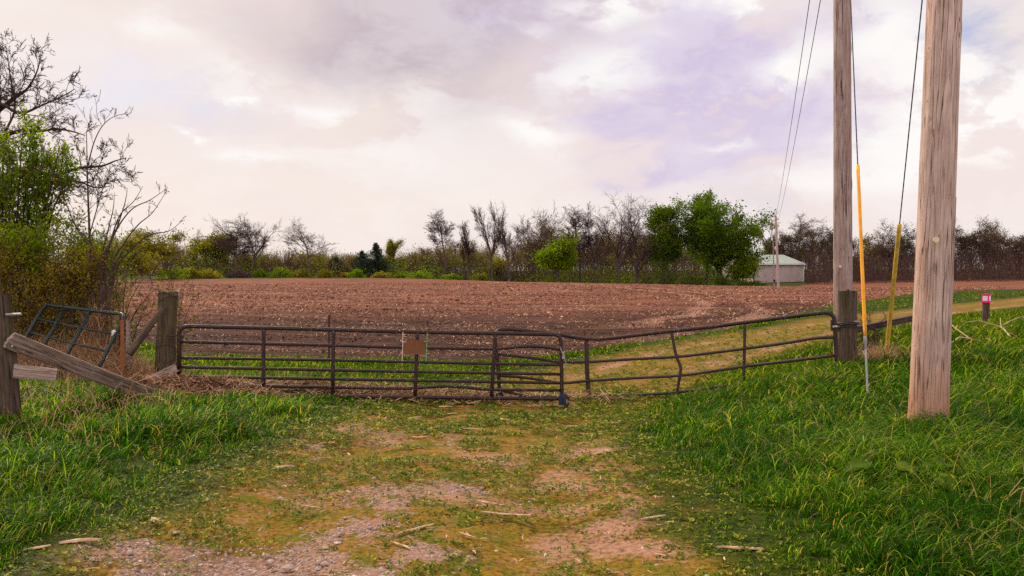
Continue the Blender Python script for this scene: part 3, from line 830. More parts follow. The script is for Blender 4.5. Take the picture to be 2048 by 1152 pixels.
sb.add(np.vstack([fr, bk]), qi + [[a + n0 for a in q[::-1]] for q in qi] + [[ring[k], ring[k] + n0, ring[(k + 1) % len(ring)] + n0, ring[(k + 1) % len(ring)]] for k in range(len(ring))])
pl = part(sb, 'plate', M['sign'], sg)
b = MB(); b.tube(dens([at(805.8, 663.5, sd_ - .01), at(805.5, 690, sd_ - .01), at(804.2, 722.5, sd_)], .1), .0075, 6); b.tube([at(801.5, 681.5, sd_), at(806, 684, sd_ - .01), at(812, 684, sd_ - .012)], .007, 6)
part(b, 'hanging_wire', M['palewire'], sg)
b = MB(); b.tube(catmull([at(855, 665, sd_), at(854.5, 675, sd_ - .01), at(853.4, 690, sd_ - .01), at(852.8, 705, sd_ - .005), at(852, 723, sd_)], 4), .010, 6); b.tube([at(857, 682, sd_), at(853, 683, sd_ - .01), at(848, 684, sd_ - .012)], .007, 6)
part(b, 'hanging_cord', M['greenwire'], sg)

# chain with padlock where the two gates meet
chn = MB()
cp = catmull([at(1121, 696, 13.98), at(1124, 703, 13.97), at(1127, 711, 13.96), at(1130, 720, 13.98), at(1132, 728, 14.0), at(1131.5, 737, 14.02)], 4)
cl = np.concatenate([[0], np.cumsum(np.linalg.norm(np.diff(cp, axis=0), axis=1))])
for i, s in enumerate(np.arange(0, cl[-1], .026)):
    c = np.array([np.interp(s, cl, cp[:, k]) for k in range(3)]); d = np.array([np.interp(s + .01, cl, cp[:, k]) for k in range(3)]) - c; d /= np.linalg.norm(d)
    sd2 = np.cross(d, [0, 1, 0]) if i % 2 else np.cross(np.cross(d, [0, 1, 0]), d); sd2 /= np.linalg.norm(sd2)
    a = np.arange(10) / 10 * 2 * np.pi
    chn.tube([c + d * .02 * math.cos(k) + sd2 * .011 * math.sin(k) for k in a], .0048, 5, closed=True)
ch = solo(chn, 'chain', M['galv'], at(1128, 730, 14.0), 'short silver chain with a padlock hanging on the free end of the long gate', 'chain')
b = MB(); b.box(at(1127, 715, 13.90), (.05, .022, .05)); a = np.linspace(0, np.pi, 8)
b.tube([at(1127, 711.5, 13.90) + np.array([.016 * math.cos(k), 0, .02 * math.sin(k)]) for k in a], .005, 6)
part(b, 'padlock', M['galv'], ch, bevel=.004)

# ================================================================ the bent gate behind and to the right
_gx = [985, 1175, 1345, 1490, 1672]; _gd = [14.35, 15.4, 14.9, 14.4, 13.55]
def G2(px, py, off=0.0): return at(px, py, float(np.interp(px, _gx, _gd)) + off)
def rail2(pts, r, mm, name, n=10, k=5):
    b = MB(); b.tube(catmull([G2(*q) for q in pts], k), r, n); part(b, name, mm, g2, smooth=True)
g2 = thing('tube_gate', stand(1345, 14.9), 'bent four bar tube gate of rust and teal paint hung on the grey utility pole', 'gate')
rail2([(1000, 792), (998, 768), (995, 720), (991, 688), (990, 673), (994, 663.5), (1004, 659.5), (1030, 659.5), (1075, 664), (1120, 670), (1160, 676.5), (1190, 678.5), (1212, 677.5), (1260, 672), (1340, 662.5), (1420, 654), (1490, 645), (1560, 636), (1620, 628.5), (1648, 625.5), (1660, 627.5), (1667, 634), (1669.5, 645), (1670.5, 670), (1672, 700), (1673, 722)], .0345, M['rust'], 'frame', 12, 6)
rail2([(997, 708), (1040, 713), (1085, 718.5), (1110, 723), (1140, 724.5), (1175, 724), (1260, 718.5), (1353, 713.5), (1420, 706), (1487, 697.5), (1570, 686), (1630, 676.5), (1668, 674.5)], .029, M['rust_teal'], 'rail')
rail2([(999, 751), (1042, 754.5), (1082, 760), (1125, 766), (1168, 762.5), (1240, 757.5), (1353, 751.5), (1420, 743), (1487, 733), (1570, 723), (1668, 711)], .028, M['rust_teal'], 'rail')
rail2([(1001, 780), (1025, 786), (1050, 792), (1085, 797), (1168, 794.5), (1230, 792), (1300, 788.5), (1353, 784.5), (1420, 776), (1487, 766), (1570, 755), (1670, 741)], .029, M['rust_teal'], 'rail')
rail2([(1172.5, 680), (1173, 700), (1174, 740), (1176, 770), (1178, 793)], .045, M['rust_teal'], 'upright')
rail2([(1343, 664), (1348, 690), (1353, 713), (1361, 733), (1360, 748), (1354, 785)], .028, M['rust_teal'], 'upright')
rail2([(1489.5, 645), (1489, 690), (1487, 767)], .028, M['rust_teal'], 'upright')
b = MB(); b.box(G2(999, 788, .03), (.15, .09, .085)); part(b, 'wheel_bracket', M['bluebracket'], g2, bevel=.01)
wheel_part(g2, G2(992, 797, -.02), (1, -.3, 0), .085, .05)
b = MB(); b.tube([G2(1663, 648), G2(1682, 648)], .012, 8); b.tube([G2(1664, 640), G2(1664, 662)], .022, 8)
part(b, 'hinge', M['dark_steel'], g2)
b = MB(); b.box(G2(1667.5, 653, -.045), (.028, .02, .028)); part(b, 'hinge_bolt', M['tagmetal'], g2); b = MB(); b.box(G2(1672.5, 652.5, -.045), (.028, .02, .028)); part(b, 'hinge_bolt', M['tagmetal'], g2)

# ================================================================ old gate post, strut, boards, stakes at the left
pr = thing('gate_post', stand(328, 13.25), 'thick mossy round wooden post at the hinge end of the long gate', 'post')
pole_obj('post', at(326.5, 800, 13.3), at(336.5, 578, 13.2), .150, .152, M['post_moss'], pr, 36, 60, .05, .02, 3, .02, .05, 0, 0, 3)
b = MB()
for zz, sd in ((.55, 1), (.575, 4), (.6, 2)):
    a = np.linspace(0, 2 * np.pi, 30); c = at(331, 690, 13.25); c[2] += (zz - .55) * 9 - .25
    b.tube([c + np.array([.157 * math.cos(k), .157 * math.sin(k), .03 * math.sin(2 * k + sd)]) for k in a], .005, 5)
part(b, 'wire_wrap', M['wire'], pr); b = MB()
a = np.linspace(0, 4 * np.pi, 50); c = at(336, 586, 13.2)
b.tube([c + np.array([(.158 + .015 * math.sin(k * 2.3)) * math.cos(k), (.158 + .012 * math.sin(k * 3)) * math.sin(k), .05 * math.sin(1.7 * k) - k * .008]) for k in a], .006, 5)
part(b, 'wire_wrap', M['wire'], pr); b = MB()
b.tube(catmull([at(352, 588, 13.05), at(357, 592, 13.0), at(352, 600, 13.02), at(358, 604, 13.0)], 5), .006, 5)
part(b, 'wire_wrap', M['wire'], pr)

st = thing('brace_pole', stand(262, 12.6), 'dark slanting strut leaning against the mossy gate post', 'strut')
pole_obj('pole', at(258, 708, 12.6), at(333, 610, 13.0), .062, .045, M['post_dark'], st, 20, 40, .06, .01, 8, 0, .08, 0, .02, 2)

o = plank_obj('propped_board', at(272, 773, 12.6), at(361, 732, 12.92), .135, .03, (.25, -1, .35), M['board'], None, 23, .03, (.02, .06)); tag(o, 'short split board propped from the ground to the hinge end of the long gate', 'board')
o = plank_obj('low_board', at(282, 783, 12.85), at(350, 762, 12.98), .15, .03, (.1, -1, .2), M['board'], None, 29, .01, (.03, .03)); tag(o, 'weathered board half buried at the foot of the mossy gate post', 'board')

fe = thing('board_fence', stand(20, 9.0), 'broken wooden fence with a leaning square post and two grey boards nailed on', 'fence')
pole_obj('post', at(23, 850, 9.0), at(0, 588, 9.05), .084, .080, M['post_dark'], fe, 32, 50, .03, .012, 12, 0, .015, .75, 0, 3)
plank_obj('rail_board', at(14, 678, 8.86), at(304, 791, 11.35), .195, .038, (.2, -1, .12), M['board'], fe, 31, .05, (.03, .09), 60)
plank_obj('rail_board', at(26, 741, 8.86), at(123, 752, 8.95), .165, .035, (0, -1, .05), M['board'], fe, 37, .0, (.01, .09), 24, .85)
b = MB(); b.tube([at(12, 629, 9.0), at(42, 628, 8.98)], .014, 8); part(b, 'pipe_stub', M['galv'], fe)
b = MB(); b.tube([at(24, 692, 8.80), at(24, 692, 8.86)], .012, 8); part(b, 'bolt', M['galv'], fe)
b = MB(); b.tube([at(78, 717, 9.36), at(78, 717, 9.4)], .012, 8); part(b, 'bolt', M['galv'], fe)

GG = lambda u, v: None
sc_ = thing('scrap_gate', stand(190, 13), 'dark green tube gate section leaning in dead grass behind the grey fallen board', 'gate')
TL, TR, BR, BL = at(90, 609, 14.6), at(251.5, 629, 13.4), at(196, 738, 12.55), at(42, 690, 13.8)
BLx = TL + (BL - TL) * 1.1
b = MB(); b.tube(rounded([BLx, TL, TR, BR], .17, 8), .033, 12); part(b, 'frame', M['green_metal'], sc_, smooth=True)
def q2(u, v): return (TL * (1 - u) + TR * u) * (1 - v) + (BL * (1 - u) + BR * u) * v
for v0, v1 in ((.36, .38), (.69, .69), (.97, .96)):
    b = MB(); b.tube([q2(0, v0), q2(.5, (v0 + v1) / 2 + .01), q2(1, v1)], .019, 8); part(b, 'rail', M['green_metal'], sc_, smooth=True)
for u in (.265, .585):
    b = MB(); b.tube([q2(u, 0), q2(u + .01, .5), q2(u, 1.0)], .034, 8); part(b, 'upright', M['green_metal'], sc_, smooth=True)
b = MB(); c = q2(.985, .36)
for k in range(3): b.tube([c + np.array([.035 * math.cos(a), .04 * math.sin(a), -.03 + .028 * k + .01 * math.sin(3 * a)]) for a in np.arange(12) / 12 * 2 * np.pi], .017, 6, closed=True)
b.tube(catmull([c + np.array([.02, -.05, 0]), c + np.array([.0, -.06, -.15]), c + np.array([-.09, -.06, -.34]), c + np.array([-.10, -.07, -.42])], 5), [.012] * 15 + [.004], 6)
part(b, 'rag', M['cloth'], sc_, smooth=True)

b = MB(); b.box((at(245.5, 641, 12.7) + at(243.5, 760, 12.7)) / 2, (.058, .012, .96)); b.box((at(245.5, 641, 12.72) + at(243.5, 760, 12.72)) / 2 + np.array([0, .02, 0]), (.012, .03, .95))
solo(b, 'stake', M['orange_rust'], stand(244, 12.7), 'flat orange rusty steel stake beside the dark green scrap gate', 'stake', bevel=.003)
sk = thing('stake', stand(257, 12.95), 'grey weathered wooden stake just behind the orange steel stake', 'stake')
pole_obj('stake_pole', at(256, 765, 12.95), at(257, 638, 12.95), .032, .03, M['board'], sk, 14, 24, .06, .006, 15, 0, .02, .6, 0, 1)

b = MB(); tp0, tp1 = at(656.5, 722, 19.0), at(660, 629, 19.0)
b.tube([tp0, tp1], .012, 6); b.box((tp0 + tp1) / 2, (.045, .008, 1.08))
for k in range(12): b.box(tp0 + (tp1 - tp0) * (k + 1) / 13 + np.array([0, -.012, 0]), (.016, .016, .02))
solo(b, 'steel_post', M['dark_steel'], stand(657, 19.0), 'thin dark steel post standing at the edge of the ploughed field behind the long gate', 'post')

# ================================================================ utility poles with guys
up1 = thing('utility_pole', stand(1686, 13.9), 'grey weathered utility pole carrying the bent gate, with an old stump strapped to it', 'utility pole')
pole_obj('pole', at(1686.5, 745, 13.9), at(1683.5, 0, 13.9) + np.array([-.005, 0, 2.9]), .163, .128, M['pole_far'], up1, 40, 120, .02, .006, 41, .0, .02, 0, 0, 9)
pole_obj('stump', at(1692, 745, 13.62), at(1694, 569, 13.66), .165, .150, M['post_dark'], up1, 36, 50, .16, .03, 45, .02, .16, 0, 0, 4)
b = MB(); c1 = at(1689, 647, 13.75)
for dz, w in ((0, .012), (.025, .009), (-.04, .008)):
    b.tube([c1 + np.array([.215 * math.cos(a), .30 * math.sin(a), dz + .012 * math.sin(3 * a)]) for a in np.arange(40) / 40 * 2 * np.pi], w, 6, closed=True)
part(b, 'strap_wire', M['wire'], up1)
b = MB(); b.tube([at(1703, 643, 13.55), at(1718, 643.5, 13.5)], .016, 8); part(b, 'bolt', M['galv'], up1)
b = MB(); c = at(1680.5, 533, 13.735); b.tube([c, c + np.array([0, -.008, 0])], .026, 14); part(b, 'pole_tag', M['tagmetal'], up1)
b = MB(); tz = at(1683.5, 0, 13.9) + np.array([0, 0, 2.5])
b.tube([tz + np.array([0, -.2, .1]), tz + np.array([0, .22, .1])], .035, 10); b.tube([tz + np.array([.0, .2, .1]), tz + np.array([.3, .3, .12])], .03, 8)
part(b, 'insulator', M['glass_insul'], up1)

up2 = thing('utility_pole', stand(1857, 8.5), 'thick pinkish weathered utility pole in the near grass at the right', 'utility pole')
pole_obj('pole', at(1856, 850, 8.5), at(1889, 0, 8.5) + np.array([.155, 0, 4.0]), .192, .146, M['pole_near'], up2, 72, 220, .025, .008, 61, .012, .01, 0, 0, 12)
b = MB(); c = at(1872, 479.5, 8.285); b.tube([c, c + np.array([0, -.008, 0])], .030, 18); part(b, 'pole_tag', M['tagmetal'], up2)
pole_obj('splinter', at(1904.5, 560, 8.42), at(1911.5, 385, 8.42), .014, .010, M['pole_far'], up2, 8, 24, .2, .002, 66, 0, .06, 0, .006, 0)

def guy(A, T, s0, s1, label, gm, base_mat, r=.026, sag=0.0):
    A = np.array(A, float); T = np.array(T, float)
    root = thing('guy_wire', A, label, 'guy wire')
    P = lambda s: A + (T - A) * s
    b = MB(); b.tube([P(max(s1 - .01, 0)), P(.5), P(1)], .0085, 6)
    for k in range(2): b.tube([P(s) + np.array([.006 * math.cos(s * 300 + k * 3.14), .006 * math.sin(s * 300 + k * 3.14), 0]) for s in np.linspace(s1, min(1, s1 + .45), 140)], .004, 4)
    part(b, 'wire', M['wire'], root)
    b = MB(); b.tube(dens([P(s0), P(s1)], .1), r, 12); b.tube(dens([P(s0) + np.array([0, -r * .9, 0]), P(s1) + np.array([0, -r * .9, 0])], .3), r * .35, 6); part(b, 'guard', gm, root, smooth=True)
    if s0 > .02:
        b = MB(); b.tube(dens([P(-.05), P(s0 + .02)], .05), .015, 8); b.tube([P(s0 - .02), P(s0 + .015)], .024, 8); part(b, 'anchor_rod', base_mat, root, smooth=True)
    return root
guy((4.905, 11.0, .50), (5.745, 13.76, 9.2), .072, .362, 'guy wire in a bright orange yellow plastic guard beside the grey pole', M['yellow_guard'], M['galv'], .0245)
guy((6.56, 14.0, .42), (4.93, 8.72, 9.3), -.01, .268, 'guy wire in a faded olive yellow guard slanting behind the thick pole', M['old_guard'], M['galv'], .034)

# pair of wires from the far pole to the near one
FP = at(1551, 434, 88.0)
for k, (dx, dz, lab) in enumerate(((0, 0, 'thin overhead wire, the left one of the pair running to the far field pole'), (.27, -.02, 'thin overhead wire, the right one of the pair running to the far field pole'))):
    A = at(1683.5, 0, 13.9) + np.array([-.1 + dx, .25, 2.62 + dz]); B = FP + np.array([.3 * k, 0, -.05 - .3 * k])
    s = np.linspace(0, 1, 40); pts = A + (B - A) * s[:, None]; pts[:, 2] -= 4 * .55 * s * (1 - s)
    b = MB(); b.tube(pts, .011, 5); solo(b, 'power_line', M['wire'], A, lab, 'power line', 'overhead wires of the farm line')

def far_pole(px, d, ytop, rb, label, lamp=False):
    b0 = stand(px + 4 if not lamp else px, d); tp = at(px - 1.5, ytop, d)
    r = thing('utility_pole', b0, label, 'utility pole')
    pole_obj('pole', b0 - np.array([0, 0, .2]), tp, rb, rb * .75, M['pole_dist'], r, 12, 20, .04, 0, 71, 0, 0, 0, 0, 0)
    b = MB(); b.tube([tp + np.array([0, 0, -.05]), tp + np.array([0, 0, .22])], .07, 8); part(b, 'insulator', M['glass_insul'], r)
    b = MB(); b.tube([tp + np.array([.1, 0, -.4]), tp + np.array([.32, 0, -.36])], .06, 8); part(b, 'insulator', M['glass_insul'], r)
    return r, b0, tp
far_pole(1553, 88.0, 432, .145, 'grey wooden pole in the ploughed field before the metal barn')
r, b0, tp = far_pole(1548, 122.0, 489, .11, 'slimmer pole with a yard lamp and meter box close before the metal barn', True)
b = MB(); b.tube([tp + np.array([0, 0, -.5]), tp + np.array([.15, -.1, -.35]), tp + np.array([.3, -.2, -.4])], .03, 6); b.tube([tp + np.array([.3, -.2, -.35]), tp + np.array([.3, -.2, -.55]), tp + np.array([.3, -.2, -.95])], [.12, .2, .16], 10); part(b, 'yard_lamp', M['cloth'], r, smooth=True)
b = MB(); b.box(b0 + np.array([0, -.17, .95]), (.28, .2, .4)); part(b, 'meter_box', M['dark'], r, bevel=.02)

# ================================================================ marker post, beam, dead branch
mk = thing('marker_post', stand(1972, 20.0), 'short dark wooden post with a bright magenta and white cap in the right hand grass', 'post')
mt = at(1972, 606, 20.0)
pole_obj('post', stand(1971, 20.0) - np.array([0, 0, .2]), mt, .080, .082, M['post_dark'], mk, 20, 24, .05, .008, 81, 0, 0, 0, 0, 2)
cc = at(1972.5, 597, 20.0); th = R(42); rot = [[math.cos(th), -math.sin(th), 0], [math.sin(th), math.cos(th), 0], [0, 0, 1]]
b = MB(); b.box(cc, (.165, .165, .19), 0, rot); b.box(cc + np.array([0, 0, .10]), (.185, .185, .02), 0, rot); b.box(cc + np.array([0, 0, -.10]), (.18, .18, .025), 0, rot); b.tube([cc + np.array([0, 0, .11]), cc + np.array([0, 0, .135])], .03, 10)
cap = part(b, 'cap', M['pink'], mk, bevel=.006)
for nrm in ((0, -1, 0), (-1, 0, 0)):
    nn = np.array(rot) @ np.array(nrm)
    b = MB(); b.box(cc + nn * .084 + np.array([0, 0, .005]), (.115, .004, .125) if nrm[1] else (.004, .115, .125), 0, rot); part(b, 'label_panel', M['pinkwhite'], cap)

bm = thing('steel_beam', stand(1770, 15.2), 'dark steel channel bar running right from the stump behind the yellow guards', 'beam')
A, B = at(1704, 660, 14.3), at(1875, 625.5, 16.4)
b = MB(); e = (B - A) / np.linalg.norm(B - A); sdv = np.cross(e, [0, 0, 1.0]); upv = np.cross(sdv, e)
for (o1, o2, w, h) in ((0, 0, .012, .115), (-.035, .05, .07, .014), (-.035, -.05, .07, .014)):
    prof = [(-w / 2, -h / 2), (w / 2, -h / 2), (w / 2, h / 2), (-w / 2, h / 2)]
    vs = [P + sdv * (-o1 + a) + upv * (o2 + c) for P in (A, B) for a, c in prof]
    b.add(vs, [[0, 1, 2, 3][::-1], [4, 5, 6, 7]] + [[k, (k + 1) % 4, 4 + (k + 1) % 4, 4 + k] for k in range(4)])
part(b, 'channel', M['dark_steel'], bm)
b = MB(); ft = B - e * .1; b.box((ft + np.array([ft[0], ft[1], gz(ft[0], ft[1]) - .2])) / 2 + sdv * -.06, (.07, .07, ft[2] - gz(ft[0], ft[1]) + .25)); part(b, 'leg', M['dark_steel'], bm)

br = MB()
def gp(px, py, d, up=.0):
    p = at(px, py, d); p[2] = max(p[2], gz(p[0], p[1]) + .03 + up); return p
for pts, r0, r1 in (([(1890, 690), (1906, 684), (1920, 675), (1941, 678), (1966, 683), (1985, 682)], .018, .012), ([(1895, 642), (1912, 657), (1941, 678)], .010, .013),
                    ([(1930, 645), (1957, 642), (1980, 648), (2003, 655), (2016, 668), (2028, 683), (2041, 685)], .008, .02), ([(2003, 655), (2001, 645), (2001, 636)], .010, .006),
                    ([(2006, 650), (2025, 640), (2048, 632), (2075, 625)], .010, .004), ([(1972, 676), (1981, 681), (1985, 688)], .008, .006), ([(2041, 685), (2100, 668)], .02, .015)):
    P = catmull([gp(x, y, 14.6 + (690 - y) * .02) for x, y in pts], 5); br.tube(P, np.linspace(r0, r1, len(P)), 6)
solo(br, 'dead_branch', M['deadwood'], stand(1960, 14.8), 'pale bare fallen branches lying in the grass before the magenta capped post', 'branch', smooth=True)

# ================================================================ barn
def m_metal_sheet(name, col, sc, vary=.12):
    m, n = mat(name); p = n.coord()
    s = n.new('ShaderNodeSeparateXYZ'); n.l.new(p, s.inputs[0])
    rib = n.math('SINE', n.math('MULTIPLY', s.outputs[0], sc)); rib = n.range(rib, .55, .95)
    a = n.noise(n.mapping(p, scale=(1, 1, .3)), 1.4, 4, .6)
    c = n.mix(n.range(a, .3, .7), tuple(x * (1 - vary) for x in col), tuple(x * (1 + vary) for x in col))
    c = n.mix(n.math('MULTIPLY', rib, .12), c, tuple(x * .6 for x in col))
    n.out(n.princ(c, .55, .3, n.bump(rib, .5, .03)))
    return m
M['barn_wall'] = m_metal_sheet('beige_ribbed_sheet', (.40, .31, .30), 20.6)
M['barn_roof'] = m_metal_sheet('pale_green_grey_roof_sheet', (.27, .32, .30), 20.6, .10)
M['barn_trim'] = m_plain('pale_barn_trim', (.55, .56, .58), .5, .06)
M['barn_door'] = m_metal_sheet('darker_door_sheet', (.26, .17, .16), 20.6)
bd = 150.0
bn = thing('barn', stand(1540, bd), 'low beige metal barn with pale roof at the far edge of the field', 'barn')
xl, xr = (1506 - 1024) / F * bd, (1606.5 - 1024) / F * bd
ze = CAMZ + 47.6 / F * bd; zb = gz((xl + xr) / 2, bd) - .6; dep = 24.0; zr = CAMZ + 65.0 / F * (bd + 12)
b = MB(); x0, x1, y0, y1, ym = xl, xr, bd, bd + dep, bd + 12
b.add([(x0, y0, zb), (x1, y0, zb), (x1, y0, ze), (x0, y0, ze), (x0, y1, zb), (x1, y1, zb), (x1, y1, ze), (x0, y1, ze)], [[0, 1, 2, 3], [5, 4, 7, 6], [1, 5, 6, 2], [4, 0, 3, 7]])
b.add([(x0, y0, ze), (x0, y1, ze), (x0, ym, zr), (x1, y0, ze), (x1, y1, ze), (x1, ym, zr)], [[0, 2, 1], [3, 4, 5]])
part(b, 'wall', M['barn_wall'], bn)
b = MB(); ov = .35; k = (zr - ze) / 12
for sgn, ya in ((1, y0 - ov), (-1, y1 + ov)):
    zl = ze - ov * k + .06
    b.add([(x0 - ov, ya, zl), (x1 + ov, ya, zl), (x1 + ov, ym, zr + .06), (x0 - ov, ym, zr + .06), (x0 - ov, ya, zl + .1), (x1 + ov, ya, zl + .1), (x1 + ov, ym, zr + .16), (x0 - ov, ym, zr + .16)],
          [[0, 3, 2, 1], [4, 5, 6, 7], [0, 1, 5, 4], [1, 2, 6, 5], [2, 3, 7, 6], [3, 0, 4, 7]])
part(b, 'roof', M['barn_roof'], bn)
b = MB(); b.box(((x0 + x1) / 2, y0 - ov - .08, ze - .06), (x1 - x0 + 2 * ov, .14, .16)); part(b, 'gutter', M['barn_trim'], bn)
b = MB(); b.box((x1 + .02, y0 - .02, (zb + ze) / 2), (.22, .10, ze - zb - .2)); part(b, 'corner_trim', M['barn_trim'], bn)
b = MB(); b.box((x0 - .06, bd + 12, (zb + ze) / 2 - .2), (.08, 5.5, ze - zb - .7)); part(b, 'door', M['barn_door'], bn)
b = MB(); b.box((x0 + .12, y0 - .09, (zb + ze) / 2), (.16, .14, ze - zb - .3)); part(b, 'downpipe', M['dark_steel'], bn)
# ================================================================ grass and other ground cover
def blades(P, L, W, az, th0, th1, seg, rng, tint):
    """curved tapering blades: inclination grows from th0 at the foot to th0+th1 at the tip"""
    N = len(P); t = np.linspace(0, 1, seg + 1)
    D = np.stack([np.cos(az), np.sin(az), np.zeros(N)], 1)
    tw = az + np.pi / 2 + rng.normal(0, .5, N)
    S = np.stack([np.cos(tw), np.sin(tw), rng.normal(0, .15, N)], 1)
    p = P.copy(); V = np.zeros((N, 2 * seg + 1, 3))
    for k in range(seg + 1):
        w = W * (1 - t[k] ** 2.2) * (.65 + .35 * min(1, t[k] * 4))
        if k < seg:
            V[:, 2 * k] = p - S * w[:, None] / 2; V[:, 2 * k + 1] = p + S * w[:, None] / 2
            th = th0 + th1 * ((t[k] + t[k + 1]) / 2) ** 1.6
            p = p + (L / seg)[:, None] * (np.sin(th)[:, None] * D + np.cos(th)[:, None] * np.array([0, 0, 1.0]))
        else: V[:, 2 * seg] = p
    m = 2 * seg + 1; o = (np.arange(N) * m)[:, None]
    quads = np.concatenate([o + np.array([2 * k, 2 * k + 1, 2 * k + 3, 2 * k + 2]) for k in range(seg - 1)]) if seg > 1 else None
    tris = o + np.array([2 * seg - 2, 2 * seg - 1, 2 * seg])
    tt = np.repeat(tint, m)
    return V.reshape(-1, 3), quads, tris, tt

def add_blades(mb, *a, mi=0):
    V, q, t, tt = blades(*a); base = mb.n
    mb.add(V, t, mi, tt)
    if q is not None: mb.f.setdefault(4, []).append((q + base, mi))

def grass_height(x, y):
    """how tall the grass grows at a spot, 0 where there is none"""
    d = drive_sd(x, y); f = field_sd(x, y)
    h = sstep(.0, 1.1, d) * sstep(-.2, .5, f)
    lush = .25 + 1.3 * fbm(x / 1.1, y / 1.1, 3, 61)
    right = sstep(0, 2.0, np.asarray(x) - 1.2) * sstep(26, 15, y)
    left = sstep(-1.4, -3.4, x) * (.35 + .65 * sstep(12.6, 9.5, y))
    h = h * sstep(.45, .15, litter_amt(x, y))
    return h * lush * (.10 + .24 * np.maximum(right, left * .62))

def scatter(n, x0, x1, y0, y1, rng):
    return rng.uniform(x0, x1, n), rng.uniform(y0, y1, n)

def in_view(x, y, m=2.4): return (np.abs(x) < (y * .66 + m)) & (y > 3.2)

def build_grass(name, label, region, nt, per, seed, seg=5, wmul=1.0, hmul=1.0, m='grass', filler=0, cat='grass', pale=.11):
    rng = np.random.default_rng(seed); mb = MB()
    x, y = scatter(nt, *region, rng); k = in_view(x, y)
    x, y = x[k], y[k]
    # keep density roughly even on screen: thin out with distance
    keep = rng.uniform(0, 1, len(x)) < np.clip((region[2] + 1.5) ** 1.35 / y ** 1.35, .02, 1)
    x, y = x[keep], y[keep]
    h = grass_height(x, y); k = h > .03; x, y, h = x[k], y[k], h[k]
    cl = fbm(x / .6, y / .6, 3, 71)
    h = h * (.55 + 1.0 * cl) * rng.uniform(.7, 1.35, len(x))
    n = np.maximum(2, (per * rng.uniform(.5, 1.5, len(x)))).astype(int)
    ix = np.repeat(np.arange(len(x)), n); N = len(ix)
    az = rng.uniform(0, 2 * np.pi, N); rad = np.abs(rng.normal(0, .05, N)) * (.6 + 3 * h[ix])
    px = x[ix] + np.cos(az) * rad; py = y[ix] + np.sin(az) * rad
    pz = hz(px, py) - .015
    flop = fbm(px / 1.6, py / 1.6, 2, 77)
    wind = R(-18) + (flop - .5) * 4
    az = np.where(rng.uniform(0, 1, N) < .45, wind + rng.normal(0, .6, N), az + rng.normal(0, .5, N))
    L = h[ix] * rng.uniform(.5, 1.3, N) * 1.05 * hmul
    W = (.0050 + .0062 * rng.uniform(0, 1, N) + .006 * np.clip(L - .2, 0, .3)) * wmul * np.clip(py / 7, .9, 3.2)
    th0 = np.abs(rng.normal(.22, .16, N)); th1 = np.clip(rng.normal(1.55, .65, N) + 2.4 * (L - .16), .1, 3.0)
    tint = np.clip(.42 + .22 * (fbm(px / .8, py / .8, 3, 79) - .5) * 3 + rng.normal(0, .22, N), 0, .86)
    tint = np.where(rng.uniform(0, 1, N) < pale, rng.uniform(.85, 1, N), tint)
    add_blades(mb, np.stack([px, py, pz], 1), L, W, az, th0, th1, seg, rng, tint)
    o = mb.build(name, M[m], None, attr='tint', smooth=True)
    return tag(o, label, cat, kind='stuff')

build_grass('grass', 'lush green grass of the left bank before the broken fence', (-9, -1.0, 3.3, 13.2), 13500, 20, 101)
build_grass('grass', 'tall drooping grass of the right bank round the thick pole', (.9, 10.5, 3.3, 13.5), 19000, 21, 102)
build_grass('grass', 'grass of the right hand slope beyond the poles', (2.0, 30, 11.5, 36), 42000, 9, 103, 3, 1.5, 1.0, 'grass_far')
build_grass('grass', 'grass strip between the long gate and the ploughed field', (-14, 3, 13.0, 23), 15000, 10, 104, 3, 1.3, 1.0, 'grass_far')
build_grass('grass', 'grass verge beside the farm track along the field', (1, 60, 19, 62), 42000, 7, 105, 2, 2.0, 1.2, 'grass_far')

build_grass('grass', 'grass tufts crowding the foot of the thick pole', (3.85, 5.05, 7.75, 8.75), 300, 16, 106, 5, 1.0, .9)

# dead grass: matted straw round the leaning green gate and in the banks
def straw_patch(name, label, spots, n, seed, Lr=(.25, .7)):
    rng = np.random.default_rng(seed); mb = MB()
    for (x, y, sx, sy, w, lift) in spots:
        k = int(n * w); px = x + rng.normal(0, sx, k); py = y + rng.normal(0, sy, k)
        pz = hz(px, py) + rng.uniform(0, 1, k) ** 1.5 * lift * np.exp(-(((px - x) / sx) ** 2 + ((py - y) / sy) ** 2) * .5)
        L = rng.uniform(*Lr, k); az = rng.uniform(0, 2 * np.pi, k)
        add_blades(mb, np.stack([px, py, pz], 1), L, rng.uniform(.004, .011, k), az, rng.uniform(.1, 1.2, k), rng.uniform(.6, 2.2, k), 4, rng, np.clip(rng.normal(.45, .25, k), 0, 1))
    o = mb.build(name, M['straw'], None, attr='tint')
    return tag(o, label, 'dead grass', kind='stuff')
sp = [(*stand(110, 13.9)[:2], .75, .35, .9, .55), (*stand(190, 13.5)[:2], .45, .3, .7, .55), (*stand(60, 14.2)[:2], .6, .4, .5, .5), (*stand(235, 13.0)[:2], .28, .3, .4, .3), (*stand(195, 14.6)[:2], .30, .25, 1.4, 1.2), (*stand(270, 13.1)[:2], .4, .3, .4, .2), (*stand(20, 15)[:2], .8, .5, .5, .5)]
straw_patch('dead_grass', 'matted tan dead grass under and behind the leaning green gate', sp, 3800, 201)
straw_patch('dead_grass', 'straw coloured dead grass tuft by the faded olive guy guard', [(*stand(1755, 13.6)[:2], .28, .2, .6, .35), (*stand(1735, 14.2)[:2], .25, .2, .4, .2)], 1400, 202, (.15, .45))
